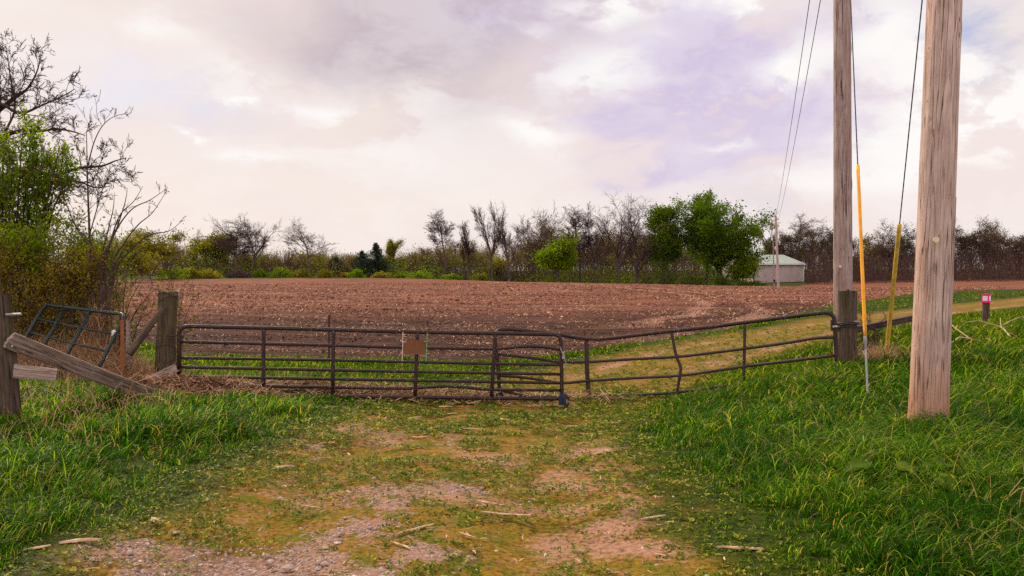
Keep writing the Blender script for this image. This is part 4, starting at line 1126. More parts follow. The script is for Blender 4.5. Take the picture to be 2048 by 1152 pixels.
straw_patch('dead_grass', 'few bleached straws among the green blades of the left bank', [(*stand(150, 8.2)[:2], .5, .5, .10, .1), (*stand(90, 10)[:2], 1.0, .8, .22, .1), (*stand(210, 10.5)[:2], .6, .6, .22, .1)], 1500, 203, (.2, .5))

# clover and low weeds on the track
def build_clover():
    rng = np.random.default_rng(301); mb = MB()
    n = 620000; x, y = scatter(n, -5, 14, 3.6, 30, rng); k = in_view(x, y); x, y = x[k], y[k]
    k = rng.uniform(0, 1, len(x)) < np.clip((4.8 / y) ** 1.1, 0, 1); x, y = x[k], y[k]
    d = drive_sd(x, y); fld, drv, grav, dirt, damp = masks(x, y)
    p = fbm(x / .42, y / .42, 4, 31 + 50)
    want = sstep(.37, .52, p + .10 * sstep(-.9, .1, d)) * (1 - grav) * (1 - .85 * dirt) * (fld < .3) * sstep(.9, .3, d)
    want = np.maximum(want, sstep(-.35, .0, d) * sstep(.7, .35, d) * .8)
    want = want * (1 - .72 * sstep(14.5, 18, y))
    k = rng.uniform(0, 1, len(x)) < want; x, y, p = x[k], y[k], p[k]
    h = hz(x, y) + rng.uniform(.004, .05, len(x)) * sstep(.45, .7, p) + .006
    N = len(x); s = rng.uniform(.009, .023, N) * np.clip(y / 7, .9, 2.2)
    V = []; Q = []; T = []
    tin = np.clip(rng.normal(.38, .2, N), 0, 1); tin = np.where(rng.uniform(0, 1, N) < .12, .95, tin)
    for j in range(3):
        a = rng.uniform(0, 2 * np.pi, N) if j == 0 else a + 2.09
        u = np.stack([np.cos(a), np.sin(a), rng.normal(.15, .35, N)], 1); v = np.stack([-np.sin(a), np.cos(a), rng.normal(0, .3, N)], 1)
        c = np.stack([x, y, h], 1)
        V.append(np.stack([c, c + (u * .7 + v * .5) * s[:, None], c + u * 1.3 * s[:, None], c + (u * .7 - v * .5) * s[:, None]], 1).reshape(-1, 3)); T.append(np.repeat(tin, 4))
    V = np.concatenate(V); mb.add(V, np.arange(len(V)).reshape(-1, 4), 0, np.concatenate(T))
    # short thin grass among it
    k = rng.uniform(0, 1, N) < .30; M_ = int(k.sum())
    add_blades(mb, np.stack([x[k], y[k], h[k] - .01], 1), rng.uniform(.03, .10, M_), rng.uniform(.003, .006, M_) * np.clip(y[k] / 7, .9, 2.5), rng.uniform(0, 6.28, M_), rng.uniform(.1, .9, M_), rng.uniform(.2, 1.2, M_), 2, rng, np.clip(rng.normal(.6, .25, M_), 0, 1))
    o = mb.build('clover', M['clover'], None, attr='tint')
    tag(o, 'low clover and weeds creeping in patches over the farm track', 'clover', kind='stuff')
build_clover()

def m_stone():
    m, n = mat('gravel_stone'); t = n.attr('tint')
    c = n.ramp(t, [(0, (.15, .10, .085)), (.5, (.34, .25, .22)), (1, (.56, .46, .42))])
    a = n.noise(n.coord(), 60, 3); n.out(n.princ(n.mix(n.range(a, .4, .7), c, (.26, .18, .16)), .9, .15, n.bump(a, .4, .004)))
    return m
M['stone'] = m_stone()
OCT_V = np.array([(1,0,0),(-1,0,0),(0,1,0),(0,-1,0),(0,0,1),(0,0,-1)], float)
def _ico():
    p = (1 + 5 ** .5) / 2
    v = np.array([(-1,p,0),(1,p,0),(-1,-p,0),(1,-p,0),(0,-1,p),(0,1,p),(0,-1,-p),(0,1,-p),(p,0,-1),(p,0,1),(-p,0,-1),(-p,0,1)], float); v /= np.linalg.norm(v[0])
    f = np.array([(0,11,5),(0,5,1),(0,1,7),(0,7,10),(0,10,11),(1,5,9),(5,11,4),(11,10,2),(10,7,6),(7,1,8),(3,9,4),(3,4,2),(3,2,6),(3,6,8),(3,8,9),(4,9,5),(2,4,11),(6,2,10),(8,6,7),(9,8,1)])
    return v, f
ICO_V, ICO_F = _ico()
def lumps(mb, x, y, z, s, rng, tint, flat=.6):
    N = len(x); sc = s[:, None, None] * rng.uniform(.6, 1.3, (N, 1, 3)) * np.array([1, 1, flat])
    jit = 1 + rng.normal(0, .16, (N, 12, 1)); a = rng.uniform(0, 6.28, N); ca, sa = np.cos(a), np.sin(a)
    v = ICO_V[None] * jit * sc
    vx = v[..., 0] * ca[:, None] - v[..., 1] * sa[:, None]; vy = v[..., 0] * sa[:, None] + v[..., 1] * ca[:, None]
    V = np.stack([vx + x[:, None], vy + y[:, None], v[..., 2] + z[:, None]], -1).reshape(-1, 3)
    Fc = (np.arange(N) * 12)[:, None, None] + ICO_F[None]
    mb.add(V, Fc.reshape(-1, 3), 0, np.repeat(tint, 12))
def build_gravel():
    rng = np.random.default_rng(401); mb = MB()
    x, y = scatter(60000, -4, 3, 3.6, 16, rng); k = in_view(x, y); x, y = x[k], y[k]
    k = rng.uniform(0, 1, len(x)) < np.clip((5 / y) ** 1.2, 0, 1); x, y = x[k], y[k]
    fld, drv, grav, dirt, damp = masks(x, y)
    w = sstep(.3, .75, grav) * .8 + .025 * drv + .03 * dirt
    k = rng.uniform(0, 1, len(x)) < w; x, y = x[k], y[k]; N = len(x)
    s = np.exp(rng.normal(math.log(.0075), .5, N)); s = np.clip(s, .004, .034)
    lumps(mb, x, y, hz(x, y) + s * .15 + (fbm(x / .12, y / .12, 2, 54) - .5) * .03, s, rng, np.clip(rng.normal(.6, .22, N), 0, 1))
    o = mb.build('gravel', M['stone'], None, attr='tint'); tag(o, 'loose pale gravel stones on the bare parts of the farm track', 'gravel', kind='stuff')
build_gravel()

def m_clod():
    m, n = mat('soil_clod'); t = n.attr('tint')
    n.out(n.princ(n.ramp(t, [(0, (.035, .016, .014)), (.5, (.15, .063, .047)), (1, (.31, .14, .105))]), .95, .05))
    return m
M['clod'] = m_clod()
def build_clods():
    rng = np.random.default_rng(411); mb = MB()
    n = 90000; y = 19 * np.exp(rng.uniform(0, 1, n) ** .8 * math.log(95 / 19)); x = rng.uniform(-.66, .62, n) * y
    k = field_sd(x, y) < -.1; x, y = x[k], y[k]
    k = fbm(x / 1.6, y / .5, 3, 415) > .47; x, y = x[k], y[k]; N = len(x)
    damp = sstep(48, 20.5, y + (fbm(x / 9, y / 4, 3, 41) - .5) * 26)
    s = np.exp(rng.normal(math.log(.017), .45, N)) * np.clip(y / 28, .8, 1.9)
    lumps(mb, x, y, hz(x, y) + s * .2 + .015, s, rng, np.clip(rng.normal(.60, .22, N) - .45 * damp, 0, 1), .7)
    o = mb.build('soil_clods', M['clod'], None, attr='tint'); tag(o, 'crumbled soil clods strewn all over the ploughed field', 'soil', kind='stuff')
build_clods()

def flat_bits(mb, x, y, z, L, W, rng, tint, tilt=.25, th=.25):
    """split stalk pieces: thin bent slivers with a little thickness"""
    N = len(x); a = rng.uniform(0, 6.28, N)
    u = np.stack([np.cos(a), np.sin(a), rng.normal(0, tilt, N)], 1); v = np.stack([-np.sin(a), np.cos(a), rng.normal(0, .4, N)], 1)
    w = np.array([0, 0, 1.0])
    c = np.stack([x, y, z], 1); l = L[:, None] / 2; ww = W[:, None] / 2
    bend = rng.normal(0, .08, (N, 1)) * L[:, None]
    secs = []
    for t, wd in ((-1, .55), (0, 1.0), (1, .4)):
        m = c + u * l * t + v * bend * (1 - t * t)
        secs += [m - v * ww * wd, m + w * ww * wd * th * 2, m + v * ww * wd, m - w * ww * wd * th]
    V = np.stack(secs, 1); f = []
    for s in (0, 4):
        for k in range(4): f.append([s + k, s + (k + 1) % 4, s + 4 + (k + 1) % 4, s + 4 + k])
    f += [[3, 2, 1, 0], [8, 9, 10, 11]]
    mb.add(V.reshape(-1, 3), ((np.arange(N) * 12)[:, None, None] + np.array(f)[None]).reshape(-1, 4), 0, np.repeat(tint, 12))
def build_residue():
    rng = np.random.default_rng(421); mb = MB()
    n = 60000; y = 18.5 * np.exp(rng.uniform(0, 1, n) * math.log(95 / 18.5)); x = rng.uniform(-.66, .62, n) * y
    k = (field_sd(x, y) < .3) & (rng.uniform(0, 1, n) < np.clip(.12 + 3.2 * (fbm(x / 5, y / .9, 3, 425) - .46), .05, 1)); x, y = x[k], y[k]; N = len(x)
    s = np.clip(y / 26, .8, 2.0)
    flat_bits(mb, x, y, hz(x, y) + .035, rng.uniform(.04, .16, N) * s, rng.uniform(.012, .028, N) * s, rng, np.clip(rng.normal(.62, .25, N), 0, 1), .5)
    o = mb.build('crop_residue', M['straw'], None, attr='tint'); tag(o, 'bleached bits of chopped stalk scattered over the ploughed field', 'crop residue', kind='stuff')
    mb = MB()
    lst = [(-5.3,12.45,.55,.32,1),(-4.75,12.85,.7,.25,1),(-5.6,12.05,.45,.3,.7),(-3.6,13.75,1.1,.28,.8),(-2.2,14.05,1.3,.3,.7),(-.8,14.4,1.0,.3,.45),(.9,14.8,1.2,.5,.25)]
    for (cx, cy, sx, sy, w) in lst:
        k = int(1000 * w); x = cx + rng.normal(0, sx * .7, k); y = cy + rng.normal(0, sy * .8, k)
        pile = np.exp(-(((x - cx) / sx) ** 2 + ((y - cy) / sy) ** 2))
        flat_bits(mb, x, y, hz(x, y) + .03 + np.clip(litter_amt(x, y), 0, 1) * .08 + rng.uniform(0, .19, k) * pile, rng.uniform(.06, .30, k), rng.uniform(.010, .030, k), rng, np.clip(rng.normal(.36, .26, k), 0, 1), .4)
    o = mb.build('stalk_litter', M['straw'], None, attr='tint'); tag(o, 'heaped dry corn stalk litter drifted against the foot of the long gate', 'stalk litter', kind='stuff')
    mb = MB(); x, y = scatter(9000, -4, 9, 3.8, 24, rng); k = in_view(x, y) & (drive_sd(x, y) < .2) & (rng.uniform(0, 1, 9000) < np.clip((6 / y) ** .8, 0, 1)); x, y = x[k], y[k]; N = len(x)
    flat_bits(mb, x, y, hz(x, y) + .012, rng.uniform(.015, .10, N), rng.uniform(.004, .013, N), rng, np.clip(rng.normal(.6, .25, N), 0, 1), .12)
    o = mb.build('straw_bits', M['straw'], None, attr='tint'); tag(o, 'small straw bits strewn on the mossy farm track', 'straw', kind='stuff')
build_residue()

# the larger stalk pieces one can point at
PIECES = [(565,943,.20,.035,35),(309,1048,.13,.06,-50),(697,914,.10,.03,-65),(980,1012,.22,.022,-22),(1020,1035,.30,.02,-14),(995,1033,.24,.024,-8),(820,1070,.26,.03,50),(840,1064,.22,.02,40),(888,816,.16,.05,25),(905,830,.14,.035,20),
          (830,838,.16,.03,28),(1010,842,.14,.05,-35),(1180,870,.30,.022,-25),(1205,908,.16,.05,25),(1195,912,.14,.03,35),(1150,856,.26,.028,-18),(840,878,.16,.03,10),(1305,1042,.20,.02,20),(1075,895,.24,.024,8),(620,1020,.14,.018,-4),
          (160,1092,.22,.04,15),(70,1105,.16,.028,30),(715,853,.16,.02,12),(945,862,.22,.03,-5),(1165,832,.24,.03,4),(800,1098,.20,.022,-45),(930,1076,.10,.024,-35),(1230,850,.18,.025,12),(655,890,.14,.02,10),(1480,1105,.26,.03,-12)]
rngp = np.random.default_rng(77)
for k, (px, py, L, W, ang) in enumerate(PIECES):
    g = gpt(px, py); mb = MB(); a = R(ang) + .0; L *= 1.15; W *= rngp.uniform(.8, 1.3); sk = rngp.uniform(-.3, .3); cv = rngp.normal(0, .12)
    # sliver of split stalk: channel-shaped, ragged at the ends
    ns = 9; secs = []
    for i in range(ns):
        t = i / (ns - 1) - .5; wd = W * max(.12, (1 - .8 * abs(2 * (t + sk * .5)) ** 2.2)) * (1 + .22 * rngp.normal()); off = cv * L * (1 - 4 * t * t) + .01 * L * rngp.normal()
        row = []
        for j in range(5):
            u = j / 4 - .5
            row.append((t * L, off + u * wd, .012 + .35 * W * (1 - 4 * u * u) * .8))
        for j in range(5):
            u = .5 - j / 4
            row.append((t * L, off + u * wd * .9, .008 + .35 * W * (1 - 4 * u * u) * .55))
        secs += row
    v = np.array(secs); f = []
    for i in range(ns - 1):
        for j in range(10): f.append([i * 10 + j, i * 10 + (j + 1) % 10, (i + 1) * 10 + (j + 1) % 10, (i + 1) * 10 + j])
    f += [[0, 9, 8, 1], [1, 8, 7, 2], [2, 7, 6, 3], [3, 6, 5, 4]]; e0 = (ns - 1) * 10
    f += [[e0 + q for q in (1, 8, 9, 0)], [e0 + q for q in (2, 7, 8, 1)], [e0 + q for q in (3, 6, 7, 2)], [e0 + q for q in (4, 5, 6, 3)]]
    mb.add(v, f, 0, np.clip(.82 + .16 * rngp.normal(size=len(v)) - .35 * (v[:, 2] < .012), 0, 1))
    o = mb.build('stalk_piece', M['straw'], None, attr='tint')
    o.location = (float(g[0]), float(g[1]), float(g[2]) + .012); o.rotation_euler = (rngp.normal(0, .06), rngp.normal(0, .06), a)
    tag(o, 'pale dry splinter of corn stalk lying loose on the mossy track or its edge', 'corn stalk', 'loose stalk pieces on the farm track')

# burdock with broad leaves in the right bank
def burdock(px, py, label, seed):
    rng = np.random.default_rng(seed); g = gpt(px, py)
    root = thing('burdock_plant', g, label, 'plant')
    for k in range(7):
        a = rng.uniform(0, 6.28); L = rng.uniform(.17, .27); W = L * .72; mb = MB()
        st = rng.uniform(.12, .22); el = rng.uniform(.35, .9); d = np.array([math.cos(a), math.sin(a), 0]); s = np.array([-d[1], d[0], 0])
        c0 = g + np.array([0, 0, .02]); tip0 = c0 + d * st * math.cos(el) + np.array([0, 0, st * math.sin(el) + .10])
        mb.tube([c0, (c0 + tip0) / 2 + np.array([0, 0, .03]), tip0], .007, 5)
        V = []; nu, nv = 9, 6
        for i in range(nu):
            t = i / (nu - 1); w = W * math.sin(min(1, t * 1.15 + .10) * 3.14159 * .93) * .5
            th = .5 - 1.5 * t; base = tip0 + d * L * (t * .92) + np.array([0, 0, L * (.35 * t - .75 * t * t)])
            for j in range(nv):
                u = j / (nv - 1) * 2 - 1
                V.append(base + s * w * u + np.array([0, 0, -.10 * W * (1 - abs(u)) + .02 * math.sin(9 * t + 4 * u + k) * abs(u)]))
        q = [[i * nv + j, i * nv + j + 1, (i + 1) * nv + j + 1, (i + 1) * nv + j] for i in range(nu - 1) for j in range(nv - 1)]
        mb.add(np.array(V), q, 0, np.full(len(V), rng.uniform(.3, .9)))
        part(mb, 'leaf', M['burdock'], root, attr='tint', smooth=True)
burdock(1765, 985, 'broad leaved burdock in the tall grass below the thick pole, the left of two', 501)
burdock(1850, 1000, 'broad leaved burdock in the tall grass below the thick pole, the right of two', 502)
# ================================================================ trees
def tubes(mb, P0, P1, R0, R1, n=3, mi=0):
    """many tapering twigs at once"""
    P0 = np.asarray(P0); P1 = np.asarray(P1); d = P1 - P0; L = np.linalg.norm(d, axis=1, keepdims=True); d = d / (L + 1e-9)
    ref = np.where(np.abs(d[:, 2:3]) < .9, np.array([[0, 0, 1.0]]), np.array([[1.0, 0, 0]]))
    u = np.cross(d, ref); u /= np.linalg.norm(u, axis=1, keepdims=True) + 1e-9; v = np.cross(d, u)
    a = np.arange(n) / n * 2 * np.pi
    c = np.cos(a)[None, :, None] * u[:, None, :] + np.sin(a)[None, :, None] * v[:, None, :]
    ring0 = P0[:, None, :] + c * np.asarray(R0)[:, None, None]; ring1 = P1[:, None, :] + c * np.asarray(R1)[:, None, None]
    V = np.concatenate([ring0, ring1], 1).reshape(-1, 3); o = (np.arange(len(P0)) * 2 * n)[:, None]
    f = np.concatenate([o + np.array([k, (k + 1) % n, n + (k + 1) % n, n + k]) for k in range(n)])
    mb.add(V, f, mi)

class Grow:
    """limbs and twigs as segments: level 0 trunk, 1 limbs, 2 branches, 3+ twigs"""
    def __init__(self, seed):
        self.r = random.Random(seed); self.seg = []; self.tips = []
    def branch(self, p, d, L, r0, lvl, o):
        R_ = self.r; n = o['n'][min(lvl, len(o['n']) - 1)]
        w = o['wander'][min(lvl, len(o['wander']) - 1)]; tr = o['trop'][min(lvl, len(o['trop']) - 1)]
        r1 = max(r0 * (o.get('endr', .45) if lvl else .55), o['rmin'])
        kids = o['kids'][lvl] if lvl < len(o['kids']) else 0
        marks = sorted(R_.uniform(o['first'][min(lvl, len(o['first']) - 1)], 1.0) for _ in range(kids)); mi = 0
        for i in range(n):
            d = (d + Vector((R_.gauss(0, w), R_.gauss(0, w), R_.gauss(0, w) + tr))).normalized()
            q = p + d * (L / n); ra = r0 + (r1 - r0) * i / n; rb = r0 + (r1 - r0) * (i + 1) / n
            self.seg.append((p, q, ra, rb, lvl))
            while mi < len(marks) and marks[mi] <= (i + 1) / n:
                t = marks[mi] * n - i; s = p + (q - p) * max(0, min(1, t)); mi += 1
                ang = R(R_.uniform(*o['ang'][min(lvl, len(o['ang']) - 1)]))
                az = R_.uniform(0, 6.283); ax = d.orthogonal().normalized(); ax.rotate(Matrix.Rotation(az, 3, d))
                nd = d.copy(); nd.rotate(Matrix.Rotation(ang, 3, ax))
                f = o['ratio'][min(lvl, len(o['ratio']) - 1)] * R_.uniform(.7, 1.2) * (1.15 - .5 * marks[mi - 1])
                self.branch(s, nd, L * f, max(min(ra * .58, ra * (.26 + .42 * f)), o['rmin'] * .6), lvl + 1, o)
            p = q
        if kids and lvl < len(o['kids']):
            for _ in range(o.get('fork', 2)):
                ang = R(R_.uniform(12, 38)); ax = d.orthogonal().normalized(); ax.rotate(Matrix.Rotation(R_.uniform(0, 6.283), 3, d))
                nd = d.copy(); nd.rotate(Matrix.Rotation(ang, 3, ax))
                self.branch(p, nd, L * o['ratio'][min(lvl, len(o['ratio']) - 1)] * R_.uniform(.7, 1.1), r1 * .8, lvl + 1, o)
        else: self.tips.append(p)
    def arrays(self):
        P0 = np.array([s[0] for s in self.seg]); P1 = np.array([s[1] for s in self.seg])
        return P0, P1, np.array([s[2] for s in self.seg]), np.array([s[3] for s in self.seg]), np.array([s[4] for s in self.seg])

STY = {
 'round': dict(n=[4, 6, 5, 3, 2], wander=[.04, .12, .16, .2, .25], trop=[.05, .07, .06, .06, .05], kids=[7, 6, 5, 4], first=[.45, .2, .15, .1], ang=[(28, 58), (22, 50), (22, 55), (20, 55)], ratio=[.62, .58, .55, .6], fork=2, rmin=.0008),
 'vase': dict(n=[3, 7, 5, 3, 2], wander=[.04, .09, .14, .2, .25], trop=[.05, .05, .06, .05, .05], kids=[5, 7, 6, 4], first=[.45, .25, .15, .1], ang=[(20, 50), (22, 50), (22, 55), (20, 55)], ratio=[1.35, .42, .52, .6], fork=2, rmin=.0008),
 'tall': dict(n=[10, 5, 4, 3, 2], wander=[.05, .12, .18, .2, .25], trop=[.04, .08, .07, .06, .05], kids=[11, 6, 5, 4], first=[.42, .2, .2, .15], ang=[(30, 60), (25, 55), (25, 60), (25, 65)], ratio=[.30, .56, .55, .6], fork=3, rmin=.0008),
 'multi': dict(n=[2, 8, 5, 3, 2], wander=[.04, .08, .15, .2, .25], trop=[.05, .05, .05, .05, .05], kids=[5, 8, 6, 4], first=[.2, .25, .15, .1], ang=[(12, 42), (22, 50), (25, 58), (20, 58)], ratio=[4.0, .38, .52, .6], fork=2, rmin=.0008),
 'light': dict(n=[4, 5, 4, 2], wander=[.05, .12, .18, .25], trop=[.05, .07, .06, .05], kids=[6, 5, 4], first=[.3, .2, .2], ang=[(22, 55), (25, 55), (25, 60)], ratio=[.55, .5, .5], fork=2, rmin=.0008),
}
def grow_tree(seed, style, H, W, lean=0.0, trunk_r=None):
    o = dict(STY[style]); g = Grow(seed)
    L0 = {'round': .45, 'vase': .30, 'tall': .85, 'multi': .10, 'light': .45}[style]
    g.branch(Vector((0, 0, 0)), Vector((0, 0, 1)), L0, .02, 0, o)
    P0, P1, r0, r1, lv = g.arrays(); tips = np.array(g.tips)
    zt = np.percentile(P1[:, 2], 99.5); xr = np.percentile(P1[:, 0], 99) - np.percentile(P1[:, 0], 1); yr = np.percentile(P1[:, 1], 99) - np.percentile(P1[:, 1], 1)
    s = np.array([W / xr, W / yr, H / zt])
    P0 = P0 * s; P1 = P1 * s; tips = tips * s
    k = (trunk_r if trunk_r else H * .022) / .02
    r0 = r0 * k; r1 = r1 * k
    if lean:
        for A in (P0, P1, tips): A[:, 0] += lean * A[:, 2] * (A[:, 2] / H) ** .3
    return P0, P1, r0, r1, lv, tips

def leaf_cards(mb, C, size, rng, tint, mi=0, asp=.6, up=.25):
    N = len(C); a = rng.normal(0, 1, (N, 3)); a /= np.linalg.norm(a, axis=1, keepdims=True); b = np.cross(a, rng.normal(0, 1, (N, 3))); b /= np.linalg.norm(b, axis=1, keepdims=True) + 1e-9
    s = np.asarray(size)[:, None]
    V = np.stack([C - a * s * .5, C + b * s * asp * .5 + a * s * .08, C + a * s * .5, C - b * s * asp * .5 + a * s * .08], 1).reshape(-1, 3)
    mb.add(V, np.arange(4 * N).reshape(-1, 4), mi, np.repeat(tint, 4))

def clump_tint(C, sc, rng, seed, mean=.45, var=.28):
    n = fbm(C[:, 0] / sc + C[:, 1] / sc * .7, C[:, 2] / sc, 3, seed)
    return np.clip(mean + (n - .5) * 1.5 * var * 2 + rng.normal(0, .12, len(C)), 0, 1)

def tree_obj(name, base, label, cat, data, bark, twig, rmin, leaves=None, group=None, limb_lv=1, ns=(7, 3)):
    """thing > trunk (trunk and limbs), crown (twigs and leaves)"""
    P0, P1, r0, r1, lv, tips = data
    root = thing(name, base, label, cat, group)
    L = lv <= limb_lv; mb = MB()
    tubes(mb, P0[L], P1[L], np.maximum(r0[L], rmin), np.maximum(r1[L], rmin), ns[0])
    if lv.min() == 0:
        k = np.where(lv == 0)[0][0]; mb.tube([P0[k] - np.array([0, 0, .4]), P0[k], P0[k] + (P1[k] - P0[k]) * .35], [r0[k] * 1.6, r0[k] * 1.35, r0[k]], 8)
    mb.build('trunk', bark, root, smooth=True)
    mb = MB(); q = ~L
    tubes(mb, P0[q], P1[q], np.maximum(r0[q], rmin), np.maximum(r1[q], rmin), ns[1], 0)
    mats = [twig]
    if leaves:
        C, size, tint, lm, rng = leaves; mats.append(lm); leaf_cards(mb, C, size, rng, tint, 1)
    mb.build('crown', mats, root, attr='tint')
    return root

def size_at(px0, px1, ytop, d):
    cx = (px0 + px1) / 2; b = stand(cx, d)
    return b, (px1 - px0) / F * d, CAMZ - (ytop - 576) / F * d - b[2]

# (trunk px, crown left, crown right, top y, depth, style, seed, bark/leaf kind, label)
BARE = [
 (474, 418, 492, 440, 128, 'tall', 11, 'slender bare tree with a straight trunk, left of the brush pile'),
 (484, 438, 512, 433, 131, 'multi', 12, 'bare tree with several crooked stems rising right behind the brush pile'),
 (502, 478, 553, 433, 129, 'vase', 13, 'bare forked tree leaning to the right, just right of the brush pile'),
 (621, 563, 661, 441, 127, 'round', 14, 'lone bare tree with a wide rounded crown above the left part of the field'),
 (785, 769, 801, 481, 138, 'tall', 15, 'tiny topped slim tree right of the dark cedars'),
 (389, 377, 412, 463, 140, 'round', 16, 'small bare treetop behind the yellow green tree at the left'),
 (889, 853, 916, 424, 128, 'tall', 17, 'bare tree standing apart with one long limb to the left'),
 (939, 921, 950, 444, 130, 'tall', 18, 'thin bare tree between the lone armed tree and the tall forked one'),
 (985, 934, 990, 407, 127, 'vase', 19, 'tall bare forked tree with a spreading crown on thin limbs'),
 (1019, 988, 1037, 417, 126, 'vase', 20, 'bare tree with a stout straight trunk and ascending limbs'),
 (1064, 1028, 1092, 425, 128, 'multi', 21, 'dense many stemmed bare tree left of the low bright green tree'),
 (1108, 1084, 1142, 426, 134, 'round', 22, 'bushy dark bare crown above the low bright green tree'),
 (1160, 1126, 1180, 421, 129, 'tall', 23, 'bare tree bending left beside the low bright green tree'),
 (1190, 1150, 1214, 413, 127, 'vase', 24, 'dark bare tree with steep limbs left of the highest bare crown'),
 (1238, 1188, 1264, 395, 126, 'vase', 25, 'highest broad bare crown of the wood'),
 (1272, 1244, 1305, 402, 127, 'vase', 26, 'bare tree pressed against the left green tree'),
 (1590, 1552, 1642, 431, 168, 'round', 27, 'big bare tree with heavy limbs behind the metal barn'),
 (1538, 1515, 1560, 441, 172, 'round', 28, 'pale twiggy bare tree behind the left end of the barn'),
 (1652, 1625, 1692, 452, 160, 'vase', 29, 'bare tree just left of the grey utility pole'),
 (1800, 1752, 1842, 451, 156, 'round', 30, 'dark bare tree with a rounded crown between the poles'),
 (1866, 1826, 1900, 452, 158, 'round', 31, 'bare tree mostly hidden by the thick utility pole'),
 (1946, 1906, 1990, 432, 152, 'round', 32, 'big dark bare tree right of the thick utility pole'),
 (2012, 1978, 2050, 441, 154, 'round', 33, 'bare tree with a tint of bronze buds at the right end'),
 (2075, 2040, 2110, 452, 152, 'round', 34, 'last bare tree cut by the right edge'),
]
for (tx, x0, x1, yt, d, sty, seed, lab) in BARE:
    b, W, H = size_at(x0, x1, yt, d); b = stand(tx, d)
    H = CAMZ - (yt - 576) / F * d - b[2]
    lean = (((x0 + x1) / 2 - tx) / F * d) / H
    data = grow_tree(seed, sty, H, W * (1.5 if 1030 < tx < 1310 else 1.1), lean, H * {'multi': .011, 'vase': .020}.get(sty, .017))
    rng = np.random.default_rng(seed); tips = data[5]
    if seed in (15, 27, 28, 33, 30, 31, 32, 22, 34):
        k = rng.uniform(0, 1, len(tips)) < .8; C = np.repeat(tips[k], 2, 0); C = C + rng.normal(0, .22, C.shape)
        leaves = (C, rng.uniform(.10, .20, len(C)), clump_tint(C, 2, rng, seed), M['leaf_rust'] if seed not in (15, 28) else M['leaf_yellow'], rng)
    else: leaves = None
    if tx > 1560:
        C = np.repeat(tips, 3, 0) + rng.normal(0, .30, (len(tips) * 3, 3)); leaves = (C, rng.uniform(.12, .24, len(C)), np.clip(rng.normal(.15 if seed != 33 else .5, .12, len(C)), 0, 1), M['leaf_brown'], rng)
    tree_obj('bare_tree', b, lab, 'tree', data, M['bark'], M['twig'], .0095 if tx < 1030 else (.0125 if tx < 1500 else .019), leaves, 'trees along the far side of the field', 1, (6, 3))

def crown_leaves(data, rng, n, spread, size, seed, sc=2.0, mean=.45, lv_min=2):
    """leaves set round the twigs of a grown tree"""
    P0, P1, r0, r1, lv, tips = data; q = np.where(lv >= lv_min)[0]
    i = rng.choice(q, n); t = rng.uniform(0, 1, (n, 1)); C = P0[i] * (1 - t) + P1[i] * t + rng.normal(0, spread, (n, 3)) * np.array([1, 1, .8])
    k = C[:, 2] > .3; C = C[k]
    return C, rng.uniform(size * .6, size * 1.3, len(C)), clump_tint(C, sc, rng, seed, mean)
LEAFY = [
 (1120, 1077, 1158, 470, 124, 'round', 41, 'leaf_green', 5200, 'low bright green tree standing in front of the bare trees'),
 (1326, 1286, 1364, 404, 125, 'tall', 42, 'leaf_dark', 6500, 'tall narrow green tree left of the big green tree'),
 (1444, 1360, 1512, 398, 124, 'multi', 43, 'leaf_dark', 17000, 'biggest spreading green tree beside the metal barn'),
 (1413, 1382, 1442, 377, 127, 'tall', 44, 'leaf_dark', 3200, 'thin green treetop rising out of the biggest green tree'),
 (1484, 1458, 1508, 507, 121, 'multi', 45, 'leaf_green', 2600, 'low leafy tree spreading before the left end of the barn'),
 (418, 376, 466, 463, 133, 'round', 46, 'leaf_yellow', 4200, 'yellow green rounded tree left of the bare forked trees'),
 (300, 228, 352, 455, 118, 'round', 47, 'leaf_yellow', 2400, 'thinly leafed yellowish tree behind the bare shrub stems'),
 (262, 215, 300, 470, 104, 'multi', 48, 'leaf_yellow', 2600, 'yellowish bushy tree beyond the field corner at the left'),
 (1742, 1712, 1772, 470, 160, 'round', 49, 'leaf_yellow', 1800, 'olive tinged tree right of the orange yellow guard'),
 (985, 955, 1012, 508, 138, 'multi', 50, 'leaf_yellow', 1700, 'olive young tree in the gap under the tall forked tree'),
 (640, 600, 690, 508, 142, 'round', 51, 'leaf_rust', 1700, 'rust tinged tree behind the lone rounded bare tree'),
]
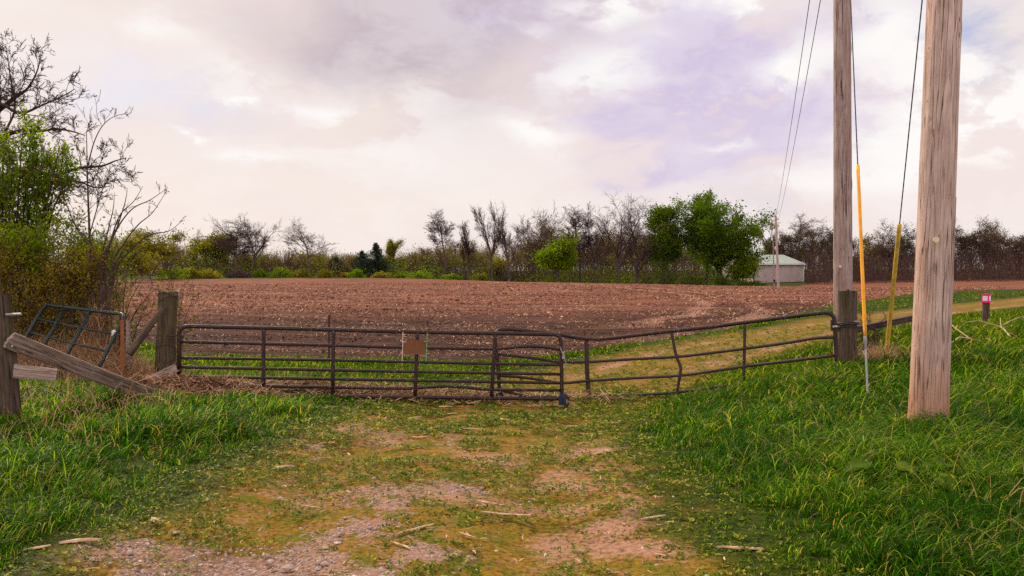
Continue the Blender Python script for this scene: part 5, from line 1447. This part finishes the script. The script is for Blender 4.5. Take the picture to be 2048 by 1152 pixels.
for (tx, x0, x1, yt, d, sty, seed, lm, nl, lab) in LEAFY:
    b = stand(tx, d); W = (x1 - x0) / F * d; H = CAMZ - (yt - 576) / F * d - b[2]
    lean = (((x0 + x1) / 2 - tx) / F * d) / H
    data = grow_tree(seed, sty, H * .97, W * .93, lean, H * .018)
    rng = np.random.default_rng(seed)
    C, S, T = crown_leaves(data, rng, int(nl * 1.35), .42, .34, seed, 2.2, .42)
    if lm in ('leaf_dark', 'leaf_green'):
        j = rng.integers(0, len(data[5]), 60); c2 = data[5][rng.choice(j, int(nl * .35))] + rng.normal(0, .55, (int(nl * .35), 3)) * np.array([1, 1, .8]) - np.array([0, 0, .4]); c2 = c2[c2[:, 2] > .4]
        C = np.vstack([C, c2]); S = np.concatenate([S, rng.uniform(.2, .42, len(c2))]); T = clump_tint(C, 2.2, rng, seed, .42)
    if seed in (43, 42, 41):
        m = {43: 9000, 42: 2600, 41: 2200}[seed]; u = rng.normal(0, 1, (m, 3)); u /= np.linalg.norm(u, axis=1, keepdims=True)
        lob = .45 + .95 * fbm(u[:, 0] * 2.6 + seed, u[:, 2] * 2.6 + u[:, 1] * 2, 4, seed)
        c3 = u * (rng.uniform(.55, 1, m) ** .6 * lob)[:, None] * np.array([W * .52, W * .42, H * .40]) + np.array([lean * H * .8, 0, H * .56])
        c3 = c3[fbm(c3[:, 0] / 1.3, c3[:, 2] / 1.1, 3, seed + 1) > .44]
        C = np.vstack([C, c3]); S = np.concatenate([S, rng.uniform(.2, .42, len(c3))]); T = clump_tint(C, 2.2, rng, seed, .42)
    tree_obj('leafy_tree' if lm != 'leaf_rust' else 'budding_tree', b, lab, 'tree', data, M['bark'], M['twig'], .010, (C, S, T, M[lm], rng), 'trees along the far side of the field', 1, (6, 3))

# dark cedars
def cedar(px, d, ytop, wpx, seed, label):
    b = stand(px, d); H = CAMZ - (ytop - 576) / F * d - b[2]; W = wpx / F * d; rng = np.random.default_rng(seed)
    root = thing('cedar_tree', b, label, 'tree', 'trees along the far side of the field')
    mb = MB(); mb.tube([(0, 0, -.3), (0, 0, H * .5), (0, 0, H * .96)], [.18, .12, .03], 7); mb.build('trunk', M['bark'], root)
    mb = MB(); CC = []; A = []; B = []
    for k in range(int(34 * H)):
        t = rng.uniform(.02, .99) ** .9; az = rng.uniform(0, 6.28); L = ((1 - t) ** .8 * W / 2 + .12) * rng.uniform(.45, 1.2); z = t * H * .97 + .15
        tip = np.array([math.cos(az) * L, math.sin(az) * L, z + L * rng.uniform(-.15, .45)]); A.append((0, 0, z)); B.append(tip)
        m = int(10 + 26 * L); u = rng.uniform(.15, 1.05, (m, 1)); CC.append(np.array([0, 0, z]) * (1 - u) + tip * u + rng.normal(0, .13, (m, 3)))
    C = np.concatenate(CC); leaf_cards(mb, C, rng.uniform(.12, .30, len(C)), rng, clump_tint(C, 1.0, rng, seed), 0, .5)
    tubes(mb, np.array(A), np.array(B), np.full(len(A), .03), np.full(len(A), .012), 3, 1)
    mb.build('crown', [M['conifer'], M['twig']], root, attr='tint')
cedar(752, 129, 487, 74, 61, 'tallest dark cedar of the group beyond the field')
cedar(724, 131, 503, 58, 62, 'dark cedar close on the left of the tallest one')
cedar(672, 136, 515, 60, 63, 'low broad dark cedar at the left end of the cedar group')

# low bushes along the field edge
def bush(px, d, ytop, wpx, seed, lm, label, nl=1500, ls=.20, name='bush'):
    b = stand(px, d); H = CAMZ - (ytop - 576) / F * d - b[2]; W = wpx / F * d; rng = np.random.default_rng(seed)
    root = thing(name, b, label, 'bush', 'bushes along the field edge')
    mb = MB(); n = 70; az = rng.uniform(0, 6.28, n); e = rng.uniform(.2, 1, n)
    top = np.stack([np.cos(az) * W * .5 * e, np.sin(az) * W * .5 * e, H * np.sqrt(np.clip(1.05 - e ** 2, .05, 1)) * rng.uniform(.7, 1, n)], 1); mid = top * np.array([.5, .5, .6]); z0 = np.zeros_like(top); z0[:, 0] = top[:, 0] * .12; z0[:, 1] = top[:, 1] * .12
    tubes(mb, np.concatenate([z0, mid]), np.concatenate([mid, top]), np.concatenate([np.full(n, .03), np.full(n, .022)]), np.concatenate([np.full(n, .022), np.full(n, .012)]), 3)
    mb.build('stems', M['twig'], root)
    mb = MB(); u = rng.normal(0, 1, (nl, 3)); u /= np.linalg.norm(u, axis=1, keepdims=True); u[:, 2] = np.abs(u[:, 2])
    lob = .30 + 1.25 * fbm(u[:, 0] * 2.8 + seed, u[:, 1] * 2.8 + u[:, 2] * 2.5, 4, seed)
    C = u * (rng.uniform(.35, 1, nl) ** .5 * lob)[:, None] * np.array([W / 2, W / 2, H])
    leaf_cards(mb, C, rng.uniform(.6, 1.3, nl) * ls, rng, clump_tint(C, .9, rng, seed), 0, .65)
    mb.build('foliage', M[lm], root, attr='tint')
BUSH = [
 (345, 117, 531, 62, 81, 'leaf_green', 'dark green bush behind the mossy gate post'), (384, 119, 536, 40, 82, 'leaf_yellow', 'yellow green bush right of the dark green one near the left field corner'),
 (420, 119, 538, 46, 83, 'leaf_yellow', 'low yellowish bush left of the brush pile'), (519, 125, 537, 34, 84, 'leaf_green', 'low green bush right of the brush pile'),
 (562, 124, 534, 52, 85, 'leaf_green', 'green bush left of the lone rounded bare tree'), (602, 124, 538, 40, 86, 'leaf_yellow', 'yellowish bush at the foot of the lone rounded bare tree'),
 (649, 124, 540, 34, 87, 'leaf_yellow', 'grey green low bush right of the lone rounded bare tree'), (690, 124, 545, 20, 88, 'leaf_rust', 'small golden bush before the cedars'),
 (711, 124, 536, 40, 89, 'leaf_green', 'green bush before the lowest cedar'), (762, 123, 543, 44, 90, 'leaf_yellow', 'pale domed bush below the tallest cedar'),
 (838, 123, 541, 54, 91, 'leaf_green', 'fresh green domed bush at the middle of the field edge'), (905, 124, 546, 50, 92, 'leaf_green', 'dark green low bush under the lone armed bare tree'),
 (962, 125, 545, 40, 93, 'leaf_yellow', 'olive low bush under the tall forked tree'), (800, 124, 545, 28, 94, 'leaf_green', 'small green bush left of the fresh green domed one'),
 (1500, 119, 560, 70, 95, 'leaf_dark', 'low dark green bush before the barn by the leafy tree'), (1385, 120, 545, 70, 96, 'leaf_dark', 'dark bush between the two tallest green trees'),
 (1330, 121, 530, 60, 97, 'leaf_dark', 'shady green bush at the foot of the tall narrow green tree'), (1440, 121, 548, 56, 98, 'leaf_dark', 'shady bush at the trunks of the biggest green tree')]
for a in BUSH: bush(*a[:6], a[6])

# brush pile in the field edge
b = stand(478, 121.5); rng = np.random.default_rng(99); mb = MB(); n = 420
e = rng.uniform(0, 1, n) ** .5; az = rng.uniform(0, 6.28, n); C = np.stack([np.cos(az) * e * 1.7, np.sin(az) * e * 1.2, (1 - e ** 2) * 1.1 * rng.uniform(.3, 1, n)], 1)
dd = rng.normal(0, 1, (n, 3)) * np.array([1, 1, .4]); dd /= np.linalg.norm(dd, axis=1, keepdims=True); dd *= rng.uniform(.3, .9, (n, 1))
tubes(mb, C - dd, C + dd, rng.uniform(.02, .05, n), rng.uniform(.012, .03, n), 4); tubes(mb, np.array([[.8, 0, .4]]), np.array([[2.3, -.3, .95]]), [.14], [.10], 8)
o = mb.build('brush_pile', M['bark']); o.location = Vector([float(x) for x in b]); tag(o, 'heap of dead branches at the field edge below the bare forked trees', 'brush pile')

# ---- the wood behind, which reads as one mass: many small bare and budding trees and thicket
def far_wood():
    rng = np.random.default_rng(700); protos = []
    for k in range(7):
        P0, P1, r0, r1, lv, tips = grow_tree(710 + k, 'light', 1.0, .75, 0, .016); protos.append((P0, P1, r0, r1, tips))
    mb = MB(); A0 = []; A1 = []; B0 = []; B1 = []; LC = []; LS = []; LT = []
    def skyline(px):
        xs = [0, 200, 330, 380, 460, 540, 620, 700, 760, 820, 860, 940, 1000, 1060, 1130, 1200, 1280, 1400, 1520, 1560, 1640, 1700, 1760, 1850, 1920, 2000, 2060, 2150]
        yy = [470, 470, 485, 498, 500, 508, 505, 508, 512, 503, 492, 483, 478, 470, 465, 460, 460, 470, 480, 478, 478, 480, 484, 478, 476, 474, 470, 470]
        return np.interp(px, xs, yy) + np.where(np.asarray(px) > 1500, 14 * np.sin(np.asarray(px) / 29.0) + 8 * np.sin(np.asarray(px) / 11.3), 0)
    N = 640
    for i in range(N):
        px = rng.uniform(150, 2140); right = px > 1500
        d = rng.uniform(150, 185) if right or px > 1050 else rng.uniform(136, 175)
        if 1415 < px < 1640: d = rng.uniform(180, 192)
        b = stand(px, d); yt = skyline(px) + abs(rng.normal(0, 24 if right else 16)) + (rng.uniform(-6, 14) if right else -2)
        H = max(2.5, CAMZ - (yt - 576) / F * d - b[2]); W = H * rng.uniform(.45, .8)
        P0, P1, r0, r1, tips = protos[i % 7]; a = rng.uniform(0, 6.28); ca, sa = math.cos(a), math.sin(a)
        Rm = np.array([[ca * W, -sa * W, 0], [sa * W, ca * W, 0], [0, 0, H]])
        A0.append(P0 @ Rm.T + b); A1.append(P1 @ Rm.T + b); kk = 1.7 if right else 1.0; B0.append(np.maximum(r0 * H * kk, .013 * kk)); B1.append(np.maximum(r1 * H * kk, .009 * kk))
        kind = rng.uniform()
        nl = int(rng.uniform(260, 700)); j = rng.integers(0, len(tips), nl); c = tips[j] @ Rm.T + b + rng.normal(0, .35, (nl, 3))
        if right: c = c[:nl // 3]; nl = len(c)
        LC.append(c); LS.append(rng.uniform(.12, .30, nl)); base = (.45 if kind < .5 else (.75 if kind < .8 else .97)) if not right else (.08 if kind < .6 else (.3 if kind < .9 else .9))  # right-hand trees get darker tints: shade put into the leaf colour
        LT.append(np.clip(rng.normal(base, .12, nl), 0, 1))
    tubes(mb, np.concatenate(A0), np.concatenate(A1), np.concatenate(B0), np.concatenate(B1), 3, 0)
    leaf_cards(mb, np.concatenate(LC), np.concatenate(LS), rng, np.concatenate(LT), 1)
    # thicket: upright stems and leaf litter tints low down
    n = 22000; px = rng.uniform(150, 2140, n); d = np.where(px > 1050, rng.uniform(134, 172, n), rng.uniform(131, 160, n)); x = (px - 1024) / F * d; k = ~((px > 1425) & (px < 1612) & (d < 179)); px, d, x = px[k], d[k], x[k]; n = len(x); z = hz(x, d)
    h = rng.uniform(.5, 3.6, n) * np.where(px > 1050, 2.0, 1.2) * (.35 + 1.3 * fbm(x / 6, d / 6, 2, 707)); lean = rng.normal(0, .22, (n, 2))
    P0 = np.stack([x, d, z], 1); P1 = P0 + np.stack([lean[:, 0] * h, lean[:, 1] * h, h], 1)
    tubes(mb, P0, P1, np.full(n, .022), np.full(n, .008), 3, 0)
    m = 70000; i = rng.integers(0, n, m); t = rng.uniform(.1, 1.05, (m, 1)); C = P0[i] + (P1[i] - P0[i]) * t + rng.normal(0, .3, (m, 3))
    kq = (C[:, 0] / C[:, 1] < .3) | (rng.uniform(0, 1, m) < .45); C = C[kq]; m = len(C)
    leaf_cards(mb, C, rng.uniform(.14, .34, m), rng, np.clip(np.where(C[:, 0] / C[:, 1] > .3, .05, .40) + (fbm(C[:, 0] / 5, C[:, 2] / 2, 3, 705) - .5) * 2.2 + rng.normal(0, .12, m), 0, 1), 1)  # thicket tint lower on the right, the same painted shade
    o = mb.build('woodland', [M['twig'], M['leaf_brown']], None, attr='tint')
    tag(o, 'brown and olive leafless woodland closing the view behind the field', 'woodland', kind='stuff')
far_wood()
def undergrowth():
    rng = np.random.default_rng(750); mb = MB(); n = 90000; px = rng.uniform(150, 2140, n); d = rng.uniform(123, 150, n)
    k = ~((px > 1440) & (px < 1640)); px, d = px[k], d[k]; x = (px - 1024) / F * d
    c = fbm(x / 5, d / 5, 3, 751); k = rng.uniform(0, 1, len(x)) < sstep(.40, .60, c); x, d, c, px = x[k], d[k], c[k], px[k]; k = field_sd(x, d) > .8; x, d, c = x[k], d[k], c[k]
    C = np.stack([x, d, hz(x, d) + rng.uniform(0, 1, len(x)) ** 1.4 * 4.2 * sstep(.38, .72, c)], 1)
    leaf_cards(mb, C, rng.uniform(.12, .26, len(C)), rng, np.clip(clump_tint(C, 2.5, rng, 752, .28, .2), 0, 1), 0)
    tag(mb.build('undergrowth', M['leaf_olive'], None, attr='tint'), 'low yellow green brush under the trees behind the field', 'undergrowth', kind='stuff')
undergrowth()

# ================================================================ the near trees and shrubs at the left
def limb_tree(name, base, label, cat, limbs, o, bark, twig, seed, r_main, leaves=None, every=.35, L_tw=.9, group=None, rmin=.004, sub_r=.35, maxlv=None, up=.10):
    """trunk and limbs along given lines; twigs grow out of them"""
    g = Grow(seed); rr = g.r; mains = MB(); root = thing(name, base, label, cat, group); bb = np.array(base)
    for pts, ra, rb in limbs:
        P = catmull(pts, 6) - bb; R_ = np.linspace(ra, rb, len(P)); mains.tube(P, R_, 8)
        cl = np.concatenate([[0], np.cumsum(np.linalg.norm(np.diff(P, axis=0), axis=1))]); s = cl[-1] * .12 + every * rr.random()
        while s < cl[-1]:
            c = Vector([float(np.interp(s, cl, P[:, k])) for k in range(3)]); c2 = Vector([float(np.interp(min(s + .05, cl[-1]), cl, P[:, k])) for k in range(3)])
            d = (c2 - c)
            if d.length < 1e-5: break
            d.normalize(); ax = d.orthogonal().normalized(); ax.rotate(Matrix.Rotation(rr.uniform(0, 6.283), 3, d)); nd = d.copy(); nd.rotate(Matrix.Rotation(R(rr.uniform(30, 65)), 3, ax)); nd = (nd + Vector((0, 0, up))).normalized()
            rloc = float(np.interp(s, cl, R_))
            g.branch(c, nd, L_tw * rr.uniform(.5, 1.2) * (1 - .55 * s / cl[-1]), max(rloc * sub_r, rmin), 2, o)
            s += every * rr.uniform(.5, 1.5)
    mains.build('trunk', bark, root, smooth=True)
    P0, P1, r0, r1, lv = g.arrays(); mb = MB(); tubes(mb, P0, P1, np.maximum(r0, rmin), np.maximum(r1, rmin * .8), 4, 0); mats = [twig]
    if leaves:
        n, sp_, size, lm, zmin = leaves; rng = np.random.default_rng(seed); i = rng.integers(0, len(P0), n); t = rng.uniform(0, 1, (n, 1)); C = P0[i] * (1 - t) + P1[i] * t + rng.normal(0, sp_, (n, 3))
        C = C[C[:, 2] > zmin]; leaf_cards(mb, C, rng.uniform(.6, 1.3, len(C)) * size, rng, clump_tint(C, .5, rng, seed), 1, .5); mats.append(M[lm])
    mb.build('crown', mats, root, attr='tint'); return root
OT = dict(n=[5, 5, 5, 4, 3, 2], wander=[.1, .1, .16, .2, .22, .25], trop=[.05, .05, .06, .06, .05, .05], kids=[0, 0, 4, 3, 2], first=[.2, .2, .15, .1, .1], ang=[(22, 50)] * 6, ratio=[.5, .5, .6, .6, .6], fork=1, rmin=.0035, endr=.4)
def Lp(pts, d0, d1=None):
    n = len(pts); d1 = d0 if d1 is None else d1
    return np.array([at(x, y, d0 + (d1 - d0) * i / max(1, n - 1)) for i, (x, y) in enumerate(pts)])
tb = stand(-150, 19)
limb_tree('bare_tree', tb, 'near bare tree at the left edge with long arching limbs against the sky', 'tree', [
    (np.vstack([tb - np.array([0, 0, .3]), Lp([(-150, 560), (-140, 470), (-120, 400), (-70, 330), (-30, 260), (-12, 200), (0, 150)], 19)]), .20, .02),
    (Lp([(-120, 400), (-60, 330), (0, 278), (45, 261), (80, 262), (113, 258), (145, 263), (170, 271)], 19, 18), .07, .009),
    (Lp([(-70, 330), (-20, 240), (18, 205), (28, 196), (45, 185), (59, 172), (75, 140), (82, 105)], 19, 19.5), .07, .008),
    (Lp([(-30, 250), (0, 210), (27, 222), (50, 225), (85, 210), (120, 195), (150, 178)], 19, 18.5), .05, .008),
    (Lp([(-120, 420), (-30, 370), (45, 340), (80, 345), (113, 350), (158, 336), (203, 332), (230, 322), (252, 316)], 19, 17.5), .07, .008),
    (Lp([(-100, 440), (0, 395), (80, 368), (149, 362), (190, 375), (222, 372)], 19, 17), .05, .007),
    (Lp([(10, 265), (30, 215), (20, 150), (12, 92)], 18.8, 18.8), .03, .005)],
    OT, M['bark_near'], M['bark_near'], 801, .2, None, .17, .80, rmin=.005, sub_r=.40)
OS = dict(OT, kids=[0, 0, 3, 2], n=[4, 4, 4, 3, 2], trop=[.1] * 6, ang=[(15, 40)] * 6, wander=[.08, .08, .1, .14, .2, .2])
sb_ = stand(60, 17)
stems = []
rs = random.Random(5)
for k in range(17):
    tx = -60 + 13 * k + rs.uniform(-8, 8); ty = 245 + abs(tx - 62) ** 1.45 * .13 + rs.uniform(-10, 55); dd = 16.5 + rs.uniform(-.9, .9); bx = 20 + (tx - 50) * .4
    stems.append((np.vstack([stand(bx, 17) - np.array([0, 0, .1]), Lp([(bx + (tx - bx) * .25, 540), (bx + (tx - bx) * .6, 420), (tx, ty)], 17, dd)]), .035, .006))
limb_tree('leafy_shrub', sb_, 'tall green leafed shrub with many upright stems behind the scrap gate', 'shrub', stems, OS, M['bark_near'], M['bark_near'], 811, .03, (19000, .06, .075, 'leaf_olive', .6), .20, .75, rmin=.004, up=.25)
stems = []
for k in range(26):
    tx = -40 + 11 * k + rs.uniform(-10, 10); ty = 470 + rs.uniform(-25, 60) + max(0, tx - 160) * .35; bx = tx * .85 + rs.uniform(-25, 25) + 10
    stems.append((np.vstack([stand(bx, 15.6) - np.array([0, 0, .1]), Lp([(bx + (tx - bx) * .4, 570), (tx, ty)], 15.6, 15.4 + rs.uniform(-.6, .6))]), .014, .004))
limb_tree('budding_shrub', stand(80, 15.6), 'olive brown thicket of budding shoots below the green shrub', 'shrub', stems, OS, M['bark_near'], M['twig'], 821, .02, (15000, .09, .070, 'leaf_olive', .15), .22, .65, rmin=.0035, up=.12)
stems = []
for k in range(18):
    tx = -20 + 13 * k + rs.uniform(-10, 10); ty = 520 + rs.uniform(-30, 50); bx = tx * .9 + rs.uniform(-25, 25) + 10
    stems.append((np.vstack([stand(bx, 14.9) - np.array([0, 0, .1]), Lp([(bx + (tx - bx) * .4, 590), (tx, ty)], 14.9, 14.8 + rs.uniform(-.4, .4))]), .012, .004))
limb_tree('budding_shrub', stand(100, 14.9), 'low tangle of yellowish twigs just behind the leaning green gate', 'shrub', stems, OS, M['twig_pale'], M['twig'], 825, .02, (11000, .10, .055, 'leaf_rust', .1), .20, .55, rmin=.0035, up=.05)
OB = dict(OT, kids=[0, 0, 2, 2], n=[4, 4, 4, 3, 2], ang=[(20, 45)] * 6)
sbase = stand(188, 15.0)
limb_tree('sapling', sbase, 'straight bare sapling rising from the dead grass clump', 'sapling', [
    (np.vstack([sbase - np.array([0, 0, .2]), Lp([(186, 600), (181, 520), (178, 440), (175, 360), (173, 262)], 15.0)]), .042, .006),
    (Lp([(176, 330), (188, 285), (204, 253), (226, 234), (252, 227)], 15.0, 14.8), .012, .004),
    (Lp([(179, 470), (196, 410), (208, 370), (222, 330)], 15.0, 15.3), .012, .003), (Lp([(181, 500), (150, 450), (125, 385), (112, 340)], 15.0, 14.7), .014, .003), (Lp([(184, 590), (160, 560), (110, 530), (70, 505)], 15.0, 14.6), .022, .006)],
    OB, M['bark_near'], M['bark_near'], 831, .04, (120, .02, .045, 'leaf_rust', 1.0), .26, .55, rmin=.0035)
stems = []
for pts in ([(204, 600), (210, 540), (228, 470), (262, 420), (300, 400), (331, 379)], [(203, 600), (206, 540), (222, 480), (240, 430), (268, 402), (286, 372)], [(206, 600), (222, 545), (246, 490), (276, 450), (305, 425), (334, 381)], [(206, 600), (226, 560), (262, 500), (300, 470), (338, 462), (366, 440)],
            [(202, 600), (204, 530), (214, 470), (226, 420), (229, 385)], [(200, 605), (196, 560), (186, 500), (180, 470)], [(208, 605), (218, 570), (236, 520), (258, 485), (292, 465)], [(205, 600), (214, 520), (236, 450), (250, 405), (255, 376)]):
    stems.append((np.vstack([stand(pts[0][0], 14.7) - np.array([0, 0, .1]), Lp(pts[1:], 14.7, 14.5 + rs.uniform(-.4, .4))]), .022, .0035))
limb_tree('bare_shrub', stand(204, 14.7), 'bare shrub with long thin stems arching out to the right', 'shrub', stems, OB, M['twig'], M['twig'], 841, .02, (260, .03, .04, 'leaf_rust', .8), .34, .34, rmin=.003, sub_r=.28)
stems = []
for pts in ([(236, 690), (240, 640), (232, 590), (236, 545)], [(240, 690), (250, 640), (266, 590), (288, 555)], [(244, 690), (262, 645), (290, 600), (312, 575)], [(238, 690), (222, 640), (205, 610)], [(246, 700), (275, 650), (300, 625), (310, 600)], [(242, 690), (246, 620), (252, 560), (258, 530)]):
    stems.append((np.vstack([stand(pts[0][0], 14.2) - np.array([0, 0, .1]), Lp(pts[1:], 14.2, 14.2 + rs.uniform(-.3, .3))]), .013, .003))
limb_tree('budding_shrub', stand(240, 14.2), 'small dark stemmed shrub with few yellow leaves left of the mossy post', 'shrub', stems, OB, M['bark_near'], M['twig'], 851, .02, (900, .05, .040, 'leaf_yellow', .3), .15, .45, rmin=.003)
stems = []
for pts in ([(352, 700), (358, 640), (366, 590), (372, 545)], [(352, 700), (350, 630), (346, 580), (350, 535)], [(354, 700), (368, 650), (384, 600), (388, 570)]):
    stems.append((np.vstack([stand(pts[0][0], 14.0) - np.array([0, 0, .1]), Lp(pts[1:], 14.0)]), .009, .002))
limb_tree('sapling', stand(352, 14.0), 'thin sapling with yellow green leaves just right of the mossy post', 'sapling', stems, OB, M['twig'], M['twig'], 861, .02, (420, .03, .045, 'leaf_yellow', .5), .14, .3, rmin=.003)
stems = []
for k in range(16):
    a = rs.uniform(0, 6.28); L = rs.uniform(.5, 1.05); b0 = stand(1740 + rs.uniform(-25, 40), 14.9); stems.append((np.array([b0 - np.array([0, 0, .1]), b0 + np.array([.12 * math.cos(a), .12 * math.sin(a), L * .5]), b0 + np.array([.3 * math.cos(a), .3 * math.sin(a), L])]), .006, .002))
limb_tree('dead_weed', stand(1745, 14.9), 'reddish brown dead weed stalks behind the two yellow guards', 'weed', stems, OB, M['twig'], M['twig'], 871, .02, (500, .03, .022, 'leaf_rust', .2), .14, .22, rmin=.0025)
